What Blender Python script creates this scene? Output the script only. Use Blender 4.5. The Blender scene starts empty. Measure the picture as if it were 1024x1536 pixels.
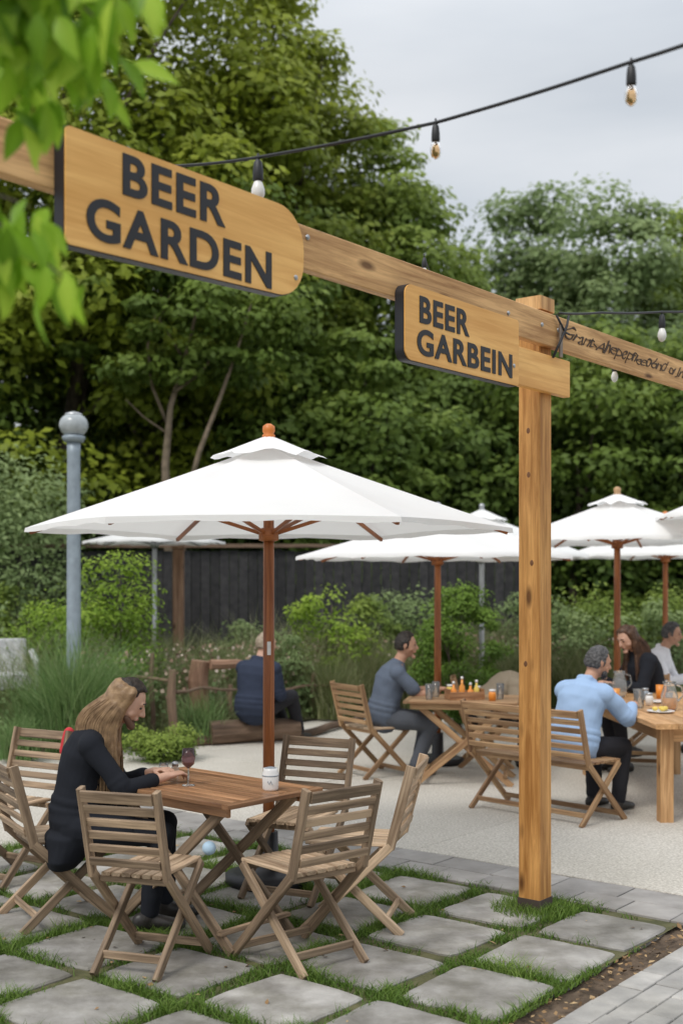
import bpy, math, random
import numpy as np
from mathutils import Vector, Matrix, noise
random.seed(7); rng=np.random.default_rng(7)
S=bpy.context.scene; C=S.collection
R=math.radians
def at(px,py,Y): return Vector(((px-512)/1800*Y, Y, 1.8-(py-872)/1800*Y))
ANG=math.atan2(.783,.622)
U=Vector((.622,.783,0)).normalized(); V=Vector((-.783,.622,0)).normalized()
def uv(a,b,z=0): return U*a+V*b+Vector((0,0,z))

# ------------------------------------------------------------------ materials
def nodes(name):
    m=bpy.data.materials.new(name); m.use_nodes=True; nt=m.node_tree
    return m,nt,nt.nodes['Principled BSDF']
def nn(nt,t,**k):
    n=nt.nodes.new(t)
    for a,b in k.items():
        if a in n.inputs.keys() : n.inputs[a].default_value=b
        else: setattr(n,a,b)
    return n
def ramp(nt,fac,stops):
    r=nt.nodes.new('ShaderNodeValToRGB'); e=r.color_ramp.elements
    e[0].position=stops[0][0]; e[0].color=(*stops[0][1],1)
    e[1].position=stops[-1][0]; e[1].color=(*stops[-1][1],1)
    for p,c in stops[1:-1]:
        x=e.new(p); x.color=(*c,1)
    nt.links.new(fac,r.inputs[0]); return r
def noisy(name,c1,c2,scale=8,rough=.8,bump=.2,bscale=None,metal=0,coord='Object',rndv=0,detail=6,spec=.4,stain=0,sscale=1.2):
    m,nt,b=nodes(name); L=nt.links.new
    tc=nn(nt,'ShaderNodeTexCoord'); n=nn(nt,'ShaderNodeTexNoise'); n.inputs['Scale'].default_value=scale; n.inputs['Detail'].default_value=detail
    L(tc.outputs[coord],n.inputs['Vector'])
    r=ramp(nt,n.outputs[0],[(.3,c1),(.7,c2)]); col=r.outputs[0]
    if stain:
        n3=nn(nt,'ShaderNodeTexNoise'); n3.inputs['Scale'].default_value=sscale; n3.inputs['Detail'].default_value=8; n3.inputs['Roughness'].default_value=.65; L(tc.outputs[coord],n3.inputs['Vector'])
        sr=ramp(nt,n3.outputs[0],[(.36,(1-stain,1-stain*1.02,1-stain*1.15)),(.62,(1,1,1))]); mm=nn(nt,'ShaderNodeMix',data_type='RGBA',blend_type='MULTIPLY'); mm.inputs[0].default_value=1
        L(col,mm.inputs[6]); L(sr.outputs[0],mm.inputs[7]); col=mm.outputs[2]
    if rndv:
        a=nn(nt,'ShaderNodeAttribute',attribute_name='rnd'); mr=nn(nt,'ShaderNodeMapRange')
        mr.inputs[3].default_value=1-rndv; mr.inputs[4].default_value=1+rndv
        L(a.outputs['Fac'],mr.inputs[0]); h=nn(nt,'ShaderNodeHueSaturation'); L(mr.outputs[0],h.inputs['Value']); L(col,h.inputs['Color']); col=h.outputs[0]
    L(col,b.inputs['Base Color'])
    n2=nn(nt,'ShaderNodeTexNoise'); n2.inputs['Scale'].default_value=bscale or scale*5; n2.inputs['Detail'].default_value=5
    L(tc.outputs[coord],n2.inputs['Vector'])
    bp=nn(nt,'ShaderNodeBump'); bp.inputs['Strength'].default_value=bump; bp.inputs['Distance'].default_value=.01
    L(n2.outputs[0],bp.inputs['Height']); L(bp.outputs[0],b.inputs['Normal'])
    b.inputs['Roughness'].default_value=rough; b.inputs['Metallic'].default_value=metal; b.inputs['Specular IOR Level'].default_value=spec
    return m
def wood(name,dark,light,rough=.6,var=.25,knots=True,along=2.2,across=38):
    m,nt,b=nodes(name); L=nt.links.new
    a=nn(nt,'ShaderNodeAttribute',attribute_name='gc')
    mp=nn(nt,'ShaderNodeMapping'); mp.inputs['Scale'].default_value=(along,across,across); L(a.outputs['Vector'],mp.inputs[0])
    n=nn(nt,'ShaderNodeTexNoise'); n.inputs['Scale'].default_value=1; n.inputs['Detail'].default_value=7; n.inputs['Roughness'].default_value=.65; n.inputs['Distortion'].default_value=.6
    L(mp.outputs[0],n.inputs['Vector'])
    mp2=nn(nt,'ShaderNodeMapping'); mp2.inputs['Scale'].default_value=(1.3,6,6); L(a.outputs['Vector'],mp2.inputs[0])
    n2=nn(nt,'ShaderNodeTexNoise'); n2.inputs['Scale'].default_value=1.3; n2.inputs['Detail'].default_value=3; L(mp2.outputs[0],n2.inputs['Vector'])
    mx=nn(nt,'ShaderNodeMath',operation='MULTIPLY_ADD'); L(n.outputs[0],mx.inputs[0]); mx.inputs[1].default_value=.62
    m3=nn(nt,'ShaderNodeMath',operation='MULTIPLY'); L(n2.outputs[0],m3.inputs[0]); m3.inputs[1].default_value=.38; L(m3.outputs[0],mx.inputs[2])
    r=ramp(nt,mx.outputs[0],[(.37,dark),(.5,tuple((x+y)/2 for x,y in zip(dark,light))),(.60,light)])
    col=r.outputs[0]
    if knots:
        mk=nn(nt,'ShaderNodeMapping'); mk.inputs['Scale'].default_value=(2.1,6,6); L(a.outputs['Vector'],mk.inputs[0])
        vo=nn(nt,'ShaderNodeTexVoronoi'); vo.inputs['Scale'].default_value=1; L(mk.outputs[0],vo.inputs['Vector'])
        kr=ramp(nt,vo.outputs['Distance'],[(.06,(.25,.2,.16)),(.16,(1,1,1))])
        mm=nn(nt,'ShaderNodeMix',data_type='RGBA',blend_type='MULTIPLY'); mm.inputs[0].default_value=1
        L(col,mm.inputs[6]); L(kr.outputs[0],mm.inputs[7]); col=mm.outputs[2]
    ar=nn(nt,'ShaderNodeAttribute',attribute_name='rnd'); mr=nn(nt,'ShaderNodeMapRange'); mr.inputs[3].default_value=1-var; mr.inputs[4].default_value=1+var
    L(ar.outputs['Fac'],mr.inputs[0]); h=nn(nt,'ShaderNodeHueSaturation'); L(mr.outputs[0],h.inputs['Value']); L(col,h.inputs['Color']); L(h.outputs[0],b.inputs['Base Color'])
    bp=nn(nt,'ShaderNodeBump'); bp.inputs['Strength'].default_value=.45; bp.inputs['Distance'].default_value=.004; L(n.outputs[0],bp.inputs['Height']); L(bp.outputs[0],b.inputs['Normal'])
    b.inputs['Roughness'].default_value=rough; b.inputs['Specular IOR Level'].default_value=.35
    return m
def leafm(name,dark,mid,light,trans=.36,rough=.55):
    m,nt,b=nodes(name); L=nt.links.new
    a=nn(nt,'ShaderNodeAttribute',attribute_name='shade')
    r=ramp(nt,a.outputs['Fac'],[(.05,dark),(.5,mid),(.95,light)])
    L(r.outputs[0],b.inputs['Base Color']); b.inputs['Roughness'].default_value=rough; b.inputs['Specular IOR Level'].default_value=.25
    if trans:
        t=nn(nt,'ShaderNodeBsdfTranslucent'); L(r.outputs[0],t.inputs[0]); ms=nn(nt,'ShaderNodeMixShader'); ms.inputs[0].default_value=trans
        L(b.outputs[0],ms.inputs[1]); L(t.outputs[0],ms.inputs[2]); L(ms.outputs[0],nt.nodes['Material Output'].inputs[0])
    return m
def plain(name,c,rough=.5,metal=0,emit=0,spec=.5):
    return noisy(name,tuple(x*.85 for x in c),tuple(min(1,x*1.1) for x in c),scale=12,rough=rough,bump=.05,metal=metal,spec=spec)
def glassm(name,c,rough=.03):
    m,nt,b=nodes(name); b.inputs['Base Color'].default_value=(*c,1); b.inputs['Roughness'].default_value=rough; b.inputs['Transmission Weight'].default_value=.92; b.inputs['IOR'].default_value=1.3
    n=nn(nt,'ShaderNodeTexNoise'); n.inputs['Scale'].default_value=30
    bp=nn(nt,'ShaderNodeBump'); bp.inputs['Strength'].default_value=.04; nt.links.new(n.outputs[0],bp.inputs['Height']); nt.links.new(bp.outputs[0],b.inputs['Normal'])
    return m
def fabric(name,c,trans=0,bump=.12,lo=.92):
    m=noisy(name,tuple(x*lo for x in c),c,scale=4,rough=.9,bump=bump,bscale=14,spec=.15)
    if trans:
        nt=m.node_tree; b=nt.nodes['Principled BSDF']; t=nn(nt,'ShaderNodeBsdfTranslucent'); t.inputs[0].default_value=(*c,1)
        ms=nn(nt,'ShaderNodeMixShader'); ms.inputs[0].default_value=trans
        nt.links.new(b.outputs[0],ms.inputs[1]); nt.links.new(t.outputs[0],ms.inputs[2]); nt.links.new(ms.outputs[0],nt.nodes['Material Output'].inputs[0])
    return m
M=dict(
 post=wood('post_wood',(.34,.14,.03),(.74,.38,.12),.55,.05),
 beam=wood('beam_wood',(.38,.19,.07),(.80,.48,.21),.6,.05),
 sign=wood('sign_wood',(.72,.35,.085),(.95,.54,.17),.4,.03,knots=False,along=1.2,across=22),
 black=plain('black_paint',(.014,.014,.018),.5),
 chair=wood('weathered_teak',(.11,.073,.046),(.42,.30,.195),.65,.34,knots=False),
 seat=wood('worn_seat_wood',(.23,.15,.09),(.66,.49,.33),.6,.25,knots=False),
 chair_far=wood('oiled_teak',(.17,.085,.04),(.44,.28,.145),.55,.25,knots=False),
 table=wood('oiled_table_wood',(.18,.08,.035),(.47,.25,.125),.38,.25,knots=False),
 farm=wood('farm_table_wood',(.32,.16,.06),(.64,.38,.18),.5,.2),
 pole=wood('umbrella_pole_wood',(.19,.055,.015),(.42,.15,.05),.35,.05,knots=False),
 log=wood('old_log_wood',(.07,.045,.03),(.24,.16,.11),.85,.3),
 stump=wood('reddish_stump_wood',(.17,.09,.055),(.38,.23,.15),.85,.2),
 canopy=fabric('white_canvas',(.93,.925,.91),.3,.02,.965),
 slate=noisy('slate_slab',(.24,.225,.205),(.44,.42,.39),scale=5.5,rough=.74,bump=.6,bscale=24,rndv=.16,stain=.42,sscale=3),
 strip=noisy('grey_paver',(.25,.235,.22),(.37,.35,.33),scale=5,rough=.8,bump=.3,bscale=30,rndv=.12,stain=.2),
 agg=noisy('aggregate_concrete',(.40,.365,.31),(.70,.66,.59),scale=60,rough=.85,bump=.7,bscale=110,rndv=.04,detail=3,stain=.14,sscale=.5),
 brick=noisy('pale_paving_brick',(.30,.29,.275),(.47,.45,.42),scale=7,rough=.8,bump=.4,bscale=50,rndv=.2,stain=.2),
 soil=noisy('soil',(.055,.038,.024),(.17,.12,.08),scale=9,rough=.95,bump=1,bscale=50),
 joint=noisy('mossy_joint_soil',(.05,.055,.02),(.14,.13,.06),scale=9,rough=.95,bump=1,bscale=50),
 ground=noisy('distant_ground',(.03,.04,.015),(.07,.08,.03),scale=.6,rough=.95,bump=.5,bscale=5),
 bed=noisy('planting_bed_soil',(.03,.035,.015),(.09,.09,.04),scale=3,rough=.95,bump=1,bscale=20),
 grass=leafm('grass_blades',(.05,.10,.015),(.12,.21,.03),(.28,.38,.09),.2),
 meadow=leafm('meadow_blades',(.05,.08,.025),(.17,.20,.07),(.48,.46,.29),.2),
 tallgrass=leafm('tall_grass_blades',(.05,.11,.03),(.14,.24,.07),(.36,.46,.21),.2),
 leaf_a=leafm('leaf_yellow_green',(.09,.13,.014),(.24,.30,.03),(.44,.49,.065)),
 leaf_a2=leafm('leaf_olive_green',(.07,.11,.015),(.19,.245,.03),(.36,.41,.06)),
 leaf_b=leafm('leaf_mid_green',(.055,.10,.018),(.14,.21,.034),(.27,.35,.065)),
 leaf_c=leafm('leaf_grey_green',(.07,.12,.045),(.16,.23,.085),(.29,.37,.15)),
 leaf_d=leafm('leaf_dark_green',(.026,.052,.011),(.075,.128,.024),(.15,.22,.045)),
 leaf_y=leafm('leaf_bright_shrub',(.07,.13,.010),(.18,.29,.024),(.38,.50,.07)),
 leaf_box=leafm('leaf_clipped_bush',(.035,.08,.012),(.09,.165,.022),(.20,.32,.05)),
 leaf_fg=leafm('leaf_foreground',(.12,.24,.015),(.27,.48,.03),(.52,.70,.08),.5,.4),
 bark=noisy('bark',(.05,.038,.028),(.14,.11,.085),scale=6,rough=.9,bump=.8,bscale=30),
 bark_l=noisy('pale_bark',(.12,.095,.06),(.27,.21,.15),scale=6,rough=.9,bump=.6,bscale=30),
 fence=noisy('black_stained_boards',(.014,.014,.016),(.045,.043,.044),scale=10,rough=.7,bump=.3,rndv=.35),
 lamp=plain('grey_blue_metal',(.28,.33,.37),.45,.3), globe=plain('grey_lamp_globe',(.36,.39,.40),.15),
 steel=plain('galvanised_steel',(.45,.46,.47),.35,.8), orange=plain('orange_finial',(.65,.20,.04),.4), tan=plain('tan_finial',(.5,.3,.15),.5),
 cable=plain('black_cable',(.02,.02,.022),.5), bulb=glassm('bulb_glass',(.85,.55,.28)), bulbw=plain('frosted_bulb',(.78,.76,.72),.2),
 glass=glassm('clear_glass',(.95,.97,.97)), smoke=glassm('smoky_glass',(.45,.33,.35)),
 ceramic=plain('white_ceramic',(.78,.77,.75),.25), bluegrey=plain('grey_glaze',(.3,.34,.38),.3),
 amber=plain('amber_drink',(.75,.30,.05),.2), orangej=plain('orange_label',(.80,.28,.04),.4), yellow=plain('yellow_sauce',(.75,.55,.10),.4),
 red=plain('red_cloth',(.55,.03,.04),.8), ball=plain('pale_blue_felt',(.42,.58,.72),.8), pale=noisy('pale_grey_woven_seat',(.36,.36,.36),(.60,.60,.60),scale=14,rough=.8,bump=.6,bscale=50),
 dark=plain('dark_metal',(.03,.03,.033),.5,.4),
 skin=noisy('skin',(.50,.29,.20),(.62,.38,.28),scale=14,rough=.5,bump=.08,bscale=90), skin2=noisy('tanned_skin',(.42,.22,.14),(.54,.31,.21),scale=14,rough=.5,bump=.08,bscale=90),
 h_blonde=noisy('blonde_hair',(.17,.10,.05),(.40,.26,.14),scale=25,rough=.45,bump=.3), h_dark=noisy('dark_hair',(.012,.009,.008),(.04,.028,.02),scale=30,rough=.45,bump=.4,bscale=120),
 h_brown=noisy('brown_hair',(.04,.02,.012),(.11,.055,.03),scale=25,rough=.45,bump=.3), h_grey=noisy('light_brown_hair',(.20,.15,.10),(.40,.32,.24),scale=30,rough=.6,bump=.5,bscale=120),
 h_pepper=noisy('greying_hair',(.025,.025,.025),(.12,.115,.115),scale=50,rough=.6,bump=.5,bscale=120),
 f_black=fabric('black_cloth',(.018,.020,.026)), f_navy=fabric('navy_cloth',(.034,.043,.070)), f_slate=fabric('slate_blue_cloth',(.115,.14,.185)),
 f_blue=fabric('light_blue_cloth',(.33,.46,.66)), f_white=fabric('white_shirt_cloth',(.80,.80,.84)), f_tan=fabric('tan_cloth',(.45,.37,.27)),
 f_char=fabric('charcoal_cloth',(.03,.03,.035)), f_jean=fabric('grey_jeans',(.10,.11,.13)), lip=plain('lip_tone',(.38,.13,.10),.5), eye=plain('eye_dark',(.05,.035,.03),.2),
 shoe=plain('shoe_leather',(.025,.022,.02),.45))

# ------------------------------------------------------------------ mesh builder
def finish(o,label=None,cat=None,group=None,kind=None):
    if label: o['label']=label
    if cat: o['category']=cat
    if group: o['group']=group
    if kind: o['kind']=kind
    return o
def empty(name,loc,rz=0,label=None,cat=None,group=None):
    o=bpy.data.objects.new(name,None); C.objects.link(o); o.location=loc; o.rotation_euler=(0,0,rz); o.empty_display_size=.1
    return finish(o,label,cat,group)
class MB:
    def __init__(s): s.v=[];s.f=[];s.g=[];s.r=[]
    def add(s,vs,fs,gs=None,r=None):
        b=len(s.v); r=random.random() if r is None else r
        vs=[tuple(v) for v in vs]; s.v+=vs; s.f+=[tuple(i+b for i in f) for f in fs]; s.g+=(gs or vs); s.r+=[r]*len(vs)
    def board(s,p0,p1,w,t,up=(0,0,1),c=.004, w1=None):
        p0,p1=Vector(p0),Vector(p1); d=p1-p0; L=d.length; d/=L
        side=d.cross(Vector(up))
        if side.length<1e-3: side=d.cross(Vector((1,0,0)))
        side.normalize(); n=side.cross(d); o=random.random()*40; o2=random.random()*9
        c=min(c,w*.4,t*.4); vs=[];gs=[]
        for q,(p,a,ww) in enumerate(((p0,0,w),(p1,L,w1 or w))):
            x=ww/2;y=t/2
            for (i,j) in ((-x+c,-y),(x-c,-y),(x,-y+c),(x,y-c),(x-c,y),(-x+c,y),(-x,y-c),(-x,-y+c)):
                vs.append(p+side*i+n*j); gs.append((a+o,i+o2,j+o2))
        fs=[(k,(k+1)%8,8+(k+1)%8,8+k) for k in range(8)]+[tuple(range(7,-1,-1)),tuple(range(8,16))]
        s.add(vs,fs,gs)
    def box(s,x0,x1,y0,y1,z0,z1,c=.003): s.board(((x0+x1)/2,y0,(z0+z1)/2),((x0+x1)/2,y1,(z0+z1)/2),x1-x0,z1-z0,c=c)
    def tube(s,pts,rad,n=8,r=None):
        pts=[Vector(p) for p in pts]; m=len(pts)
        if not hasattr(rad,'__len__'): rad=[rad]*m
        vs=[];gs=[];o=random.random()*40; al=0; nrm=None
        for i,p in enumerate(pts):
            t=(pts[min(i+1,m-1)]-pts[max(i-1,0)]).normalized()
            if nrm is None: nrm=t.orthogonal().normalized()
            nrm=(nrm-t*nrm.dot(t)).normalized(); b=t.cross(nrm)
            if i: al+=(p-pts[i-1]).length
            for k in range(n):
                a=2*math.pi*k/n; vs.append(p+(nrm*math.cos(a)+b*math.sin(a))*rad[i]); gs.append((al+o,math.cos(a)*.05,math.sin(a)*.05))
        fs=[(i*n+k,i*n+(k+1)%n,(i+1)*n+(k+1)%n,(i+1)*n+k) for i in range(m-1) for k in range(n)]
        fs+=[tuple(range(n-1,-1,-1)),tuple(range((m-1)*n,m*n))]
        s.add(vs,fs,gs,r)
    def cap(s,p0,p1,r0,r1,n=14):
        p0,p1=Vector(p0),Vector(p1); d=(p1-p0); L=d.length
        d=d/L if L>1e-6 else Vector((0,0,1))
        pts=[];rad=[]
        for a in (-84,-60,-35,0): pts.append(p0+d*r0*math.sin(R(a))); rad.append(r0*math.cos(R(a)))
        for a in (0,35,60,84): pts.append(p1+d*r1*math.sin(R(a))); rad.append(r1*math.cos(R(a)))
        s.tube(pts,rad,n)
    def loft(s,secs,n=20):
        vs=[]
        f,l=secs[0],secs[-1]
        d0=(Vector(f[0])-Vector(secs[1][0])).normalized(); d1=(Vector(l[0])-Vector(secs[-2][0])).normalized()
        ss=[]
        def sc(q,k,dz,d): 
            return (Vector(q[0])+d*dz*min(Vector(q[1]).length,Vector(q[2]).length),Vector(q[1])*k,Vector(q[2])*k)
        ss+= [sc(f,.25,.7,d0),sc(f,.7,.5,d0)]+list(secs)+[sc(l,.7,.5,d1),sc(l,.25,.7,d1)]
        for c,A,B in ss:
            for k in range(n):
                a=2*math.pi*k/n; vs.append(Vector(c)+Vector(A)*math.cos(a)+Vector(B)*math.sin(a))
        m=len(ss)
        fs=[(i*n+k,i*n+(k+1)%n,(i+1)*n+(k+1)%n,(i+1)*n+k) for i in range(m-1) for k in range(n)]
        fs+=[tuple(range(n-1,-1,-1)),tuple(range((m-1)*n,m*n))]
        s.add(vs,fs)
    def lathe(s,prof,c=(0,0,0),n=20,r=None):
        c=Vector(c); vs=[]; m=len(prof)
        for (rr,z) in prof:
            for k in range(n):
                a=2*math.pi*k/n; vs.append(c+Vector((rr*math.cos(a),rr*math.sin(a),z)))
        fs=[(i*n+k,i*n+(k+1)%n,(i+1)*n+(k+1)%n,(i+1)*n+k) for i in range(m-1) for k in range(n)]
        fs+=[tuple(range(n-1,-1,-1)),tuple(range((m-1)*n,m*n))]
        s.add(vs,fs,None,r)
    def ball(s,c,rx,ry=None,rz=None,mat=None,fn=None,nu=18,nv=12):
        ry=ry or rx; rz=rz or rx; c=Vector(c); vs=[]
        for i in range(nv+1):
            ph=math.pi*(i/nv); 
            ph=max(.04,min(math.pi-.04,ph))
            for k in range(nu):
                a=2*math.pi*k/nu
                p=Vector((math.sin(ph)*math.cos(a),math.sin(ph)*math.sin(a),-math.cos(ph)))
                if fn: q=fn(p)
                else: q=Vector((p.x*rx,p.y*ry,p.z*rz))
                if mat: q=mat@q
                vs.append(c+q)
        fs=[(i*nu+k,i*nu+(k+1)%nu,(i+1)*nu+(k+1)%nu,(i+1)*nu+k) for i in range(nv) for k in range(nu)]
        fs+=[tuple(range(nu-1,-1,-1)),tuple(range(nv*nu,(nv+1)*nu))]
        s.add(vs,fs)
    def prism(s,outline,y0,y1):
        n=len(outline); vs=[(x,y0,z) for x,z in outline]+[(x,y1,z) for x,z in outline]; o=random.random()*30
        gs=[(x+o,z,y) for x,y,z in vs]
        s.add(vs,[tuple(range(n)),tuple(range(2*n-1,n-1,-1))]+[(k,n+k,n+(k+1)%n,(k+1)%n) for k in range(n)],gs)
    def mesh(s,name):
        me=bpy.data.meshes.new(name); me.from_pydata(s.v,[],s.f)
        a=me.attributes.new('gc','FLOAT_VECTOR','POINT'); a.data.foreach_set('vector',np.array(s.g,dtype=np.float32).ravel())
        b=me.attributes.new('rnd','FLOAT','POINT'); b.data.foreach_set('value',np.array(s.r,dtype=np.float32))
        return me
    def build(s,name,mat,parent=None,smooth=False,**k):
        me=s.mesh(name); me.materials.append(mat)
        if smooth: me.polygons.foreach_set('use_smooth',[True]*len(me.polygons))
        o=bpy.data.objects.new(name,me); C.objects.link(o); o.parent=parent
        return finish(o,**k)
    def remesh(s,name,mat,parent,vox=.008,sm=4,disp=0,dscale=.09,hard=False,**k):
        o=s.build(name+'_src',mat,None)
        m=o.modifiers.new('r','REMESH'); m.mode='VOXEL'; m.voxel_size=vox; m.use_smooth_shade=True
        m=o.modifiers.new('s','SMOOTH'); m.factor=.5; m.iterations=sm
        if disp:
            t=bpy.data.textures.new('folds','CLOUDS'); t.noise_scale=dscale; t.noise_depth=1; t.noise_type='HARD_NOISE' if hard else 'SOFT_NOISE'
            m=o.modifiers.new('d','DISPLACE'); m.texture=t; m.strength=disp; m.mid_level=.22 if hard else .35; m.texture_coords='LOCAL'
        dg=bpy.context.evaluated_depsgraph_get(); me=bpy.data.meshes.new_from_object(o.evaluated_get(dg)); me.name=name
        me.polygons.foreach_set('use_smooth',[True]*len(me.polygons))
        if not me.materials: me.materials.append(mat)
        bpy.data.objects.remove(o)
        q=bpy.data.objects.new(name,me); C.objects.link(q); q.parent=parent
        return finish(q,**k)

# ------------------------------------------------------------------ foliage
def raw_quads(name,v,faces,shade,mat,parent=None,smooth=False,**k):
    me=bpy.data.meshes.new(name); n=len(v); m=len(faces)
    me.vertices.add(n); me.vertices.foreach_set('co',v.astype(np.float32).ravel())
    me.loops.add(m*4); me.loops.foreach_set('vertex_index',faces.astype(np.int32).ravel())
    me.polygons.add(m); me.polygons.foreach_set('loop_start',np.arange(0,m*4,4,dtype=np.int32))
    me.update(calc_edges=True); me.validate()
    a=me.attributes.new('shade','FLOAT','POINT'); a.data.foreach_set('value',shade.astype(np.float32))
    me.materials.append(mat); o=bpy.data.objects.new(name,me); C.objects.link(o); o.parent=parent
    return finish(o,**k)
def nz(a): return a/np.maximum(np.linalg.norm(a,axis=1),1e-6)[:,None]
def leaves(name,P,size,nrm,shade,mat,parent=None,asp=.6,droop=.3,**k):
    N=len(P); nrm=nz(nrm); t=rng.normal(size=(N,3)); t[:,2]-=droop; t-=(t*nrm).sum(1)[:,None]*nrm; t=nz(t); b=np.cross(nrm,t); s=size[:,None]
    v=np.stack([P-t*s*.5,P+b*s*asp*.5-t*s*.06+nrm*s*.07,P+t*s*.5,P-b*s*asp*.5-t*s*.06+nrm*s*.07],1).reshape(-1,3)
    return raw_quads(name,v,np.arange(N*4).reshape(-1,4),np.repeat(np.clip(shade,0,1),4),mat,parent,**k)
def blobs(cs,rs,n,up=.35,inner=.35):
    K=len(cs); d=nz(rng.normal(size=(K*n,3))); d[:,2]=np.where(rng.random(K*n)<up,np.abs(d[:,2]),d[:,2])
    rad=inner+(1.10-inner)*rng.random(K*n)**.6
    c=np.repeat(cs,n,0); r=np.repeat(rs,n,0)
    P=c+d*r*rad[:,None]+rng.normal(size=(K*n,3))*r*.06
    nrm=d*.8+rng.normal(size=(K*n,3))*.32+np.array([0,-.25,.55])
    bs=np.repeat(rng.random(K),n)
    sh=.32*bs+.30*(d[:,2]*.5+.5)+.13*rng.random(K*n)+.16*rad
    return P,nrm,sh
def crown_blobs(c,rad,K,br,lo=.35,hi=1.05,flat=.6,zmin=-.9):
    out=[]
    while len(out)<K:
        d=rng.normal(size=3); d/=np.linalg.norm(d)
        if d[2]<zmin: continue
        f=lo+(hi-lo)*rng.random()**.6
        f*=1+.18*noise.noise(Vector((d[0]*2+c[0],d[1]*2+c[1],d[2]*2.5)))
        out.append(np.array(c)+d*np.array(rad)*f)
    cs=np.array(out); b=br*(.5+.85*rng.random(K)); rs=np.stack([b*(.8+.5*rng.random(K)),b,b*flat*(.7+.6*rng.random(K))],1)
    return cs,rs
def branch(mb,p0,p1,r0,r1,wob=.3,n=6,seg=6):
    p0,p1=Vector(p0),Vector(p1); L=(p1-p0).length; pts=[];ra=[]
    ph=random.random()*50
    for i in range(n+1):
        t=i/n; p=p0.lerp(p1,t); w=math.sin(t*math.pi)*wob*L*.3
        p=p+Vector((noise.noise(Vector((t*2,ph,0))),noise.noise(Vector((t*2,ph,9))),noise.noise(Vector((t*2,ph,5)))*.5+.25))*w
        pts.append(p); ra.append(r0+(r1-r0)*t**.8)
    mb.tube(pts,ra,seg)
    return pts
def tree(name,px,Y,top,crx,crz,K,br,per,size,mat,label,cat='tree',group=None,trunk_r=.22,bark='bark',flat=.55,shade_off=0,zc=None,zmin=-.9,nl=9,lo=.35):
    h=top; x=(px-512)/1800*Y; root=empty(name,(x,Y,-.05),0,label,cat,group)
    zc=zc if zc is not None else h-crz
    cs,rs=crown_blobs((0,0,zc),(crx,crx,crz),K,br,flat=flat,zmin=zmin,lo=lo)
    cs[:,2]=np.maximum(cs[:,2],.35)
    P,nr,sh=blobs(cs,rs,per)
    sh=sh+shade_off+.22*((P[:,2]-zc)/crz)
    P[:,2]=np.maximum(P[:,2],.05)
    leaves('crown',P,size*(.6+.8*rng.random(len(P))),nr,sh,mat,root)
    mb=MB(); base=Vector((0,0,0)); topp=Vector((random.uniform(-.2,.2),random.uniform(-.2,.2),zc+crz*.3))
    pts=branch(mb,base,topp,trunk_r,trunk_r*.3,.25,8,9)
    for k in range(nl):
        j=random.randrange(K); st=pts[random.randrange(2,7)]; branch(mb,st,Vector(cs[j]),trunk_r*.38,.02,.5,5,6)
    mb.build('trunk',M[bark],root,True)
    return root
def blades(name,P,h,w,lean,shade,mat,parent=None,seg=3,**k):
    N=len(P); a=rng.random(N)*2*math.pi; dirv=np.stack([np.cos(a),np.sin(a),np.zeros(N)],1)
    b=rng.random(N)*2*math.pi; sd=np.stack([np.cos(b),np.sin(b),np.zeros(N)],1)
    rows=[]
    for i in range(seg+1):
        t=i/seg; c=P+np.array([0,0,1])*(h*(t-.25*lean*t*t))[:,None]+dirv*(h*lean*t*t)[:,None]
        ww=(w*(1-t*.92))[:,None]*sd; rows+= [c-ww,c+ww]
    v=np.stack(rows,1).reshape(-1,3); st=2*(seg+1)
    f=[]
    base=np.arange(N)*st
    for i in range(seg):
        f.append(np.stack([base+2*i,base+2*i+1,base+2*i+3,base+2*i+2],1))
    f=np.concatenate(f,0)
    return raw_quads(name,v,f,np.repeat(np.clip(shade,0,1),st),mat,parent,**k)

# ------------------------------------------------------------------ setting: ground
mb=MB(); mb.add([(-900,-60,-.09),(900,-60,-.09),(900,1800,-.09),(-900,1800,-.09)],[(0,1,2,3)]); mb.build('ground',M['ground'],kind='structure')
def slab(mb,a0,a1,b0,b1,z,th,c=.006,rot=0):
    ca,cb=(a0+a1)/2,(b0+b1)/2; dz=random.uniform(-.003,.003)
    tx,ty=random.uniform(-.012,.012),random.uniform(-.012,.012); small=a1-a0<1
    rag=small and th>.055
    # outline points (worn, slightly chipped edges on the patio slabs)
    def outl(ins):
        pts=[]; n=7 if rag else 1
        cs_=[(a0,b0),(a1,b0),(a1,b1),(a0,b1)]
        for q in range(4):
            p,r=cs_[q],cs_[(q+1)%4]
            for k in range(n):
                t=k/n; a=p[0]+(r[0]-p[0])*t; b=p[1]+(r[1]-p[1])*t
                w=0
                if rag: w=.008+.010*noise.noise(Vector((a*7+q*3,b*7,2.2)))+.006*noise.noise(Vector((a*26,b*26,q)))+(.010 if k==0 else 0)
                k2=1-2*(ins+w)/(a1-a0); pts.append((ca+(a-ca)*k2,cb+(b-cb)*k2))
        return pts
    vs=[]; lay=[(0,-th),(0,-c),(c,0)]; n=None
    for (ins,zz) in lay:
        o=outl(ins); n=len(o)
        for (a,b) in o:
            da,db=a-ca,b-cb; vs.append(uv(ca+da*math.cos(rot)-db*math.sin(rot),cb+da*math.sin(rot)+db*math.cos(rot),z+zz+dz+(tx*da+ty*db if small else 0)))
    fs=[(i*n+k,i*n+(k+1)%n,(i+1)*n+(k+1)%n,(i+1)*n+k) for i in range(2) for k in range(n)]+[tuple(range(2*n,3*n))]
    mb.add(vs,fs)
PIT=.61;GAP=.075;E0=2.55
mb=MB()
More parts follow.
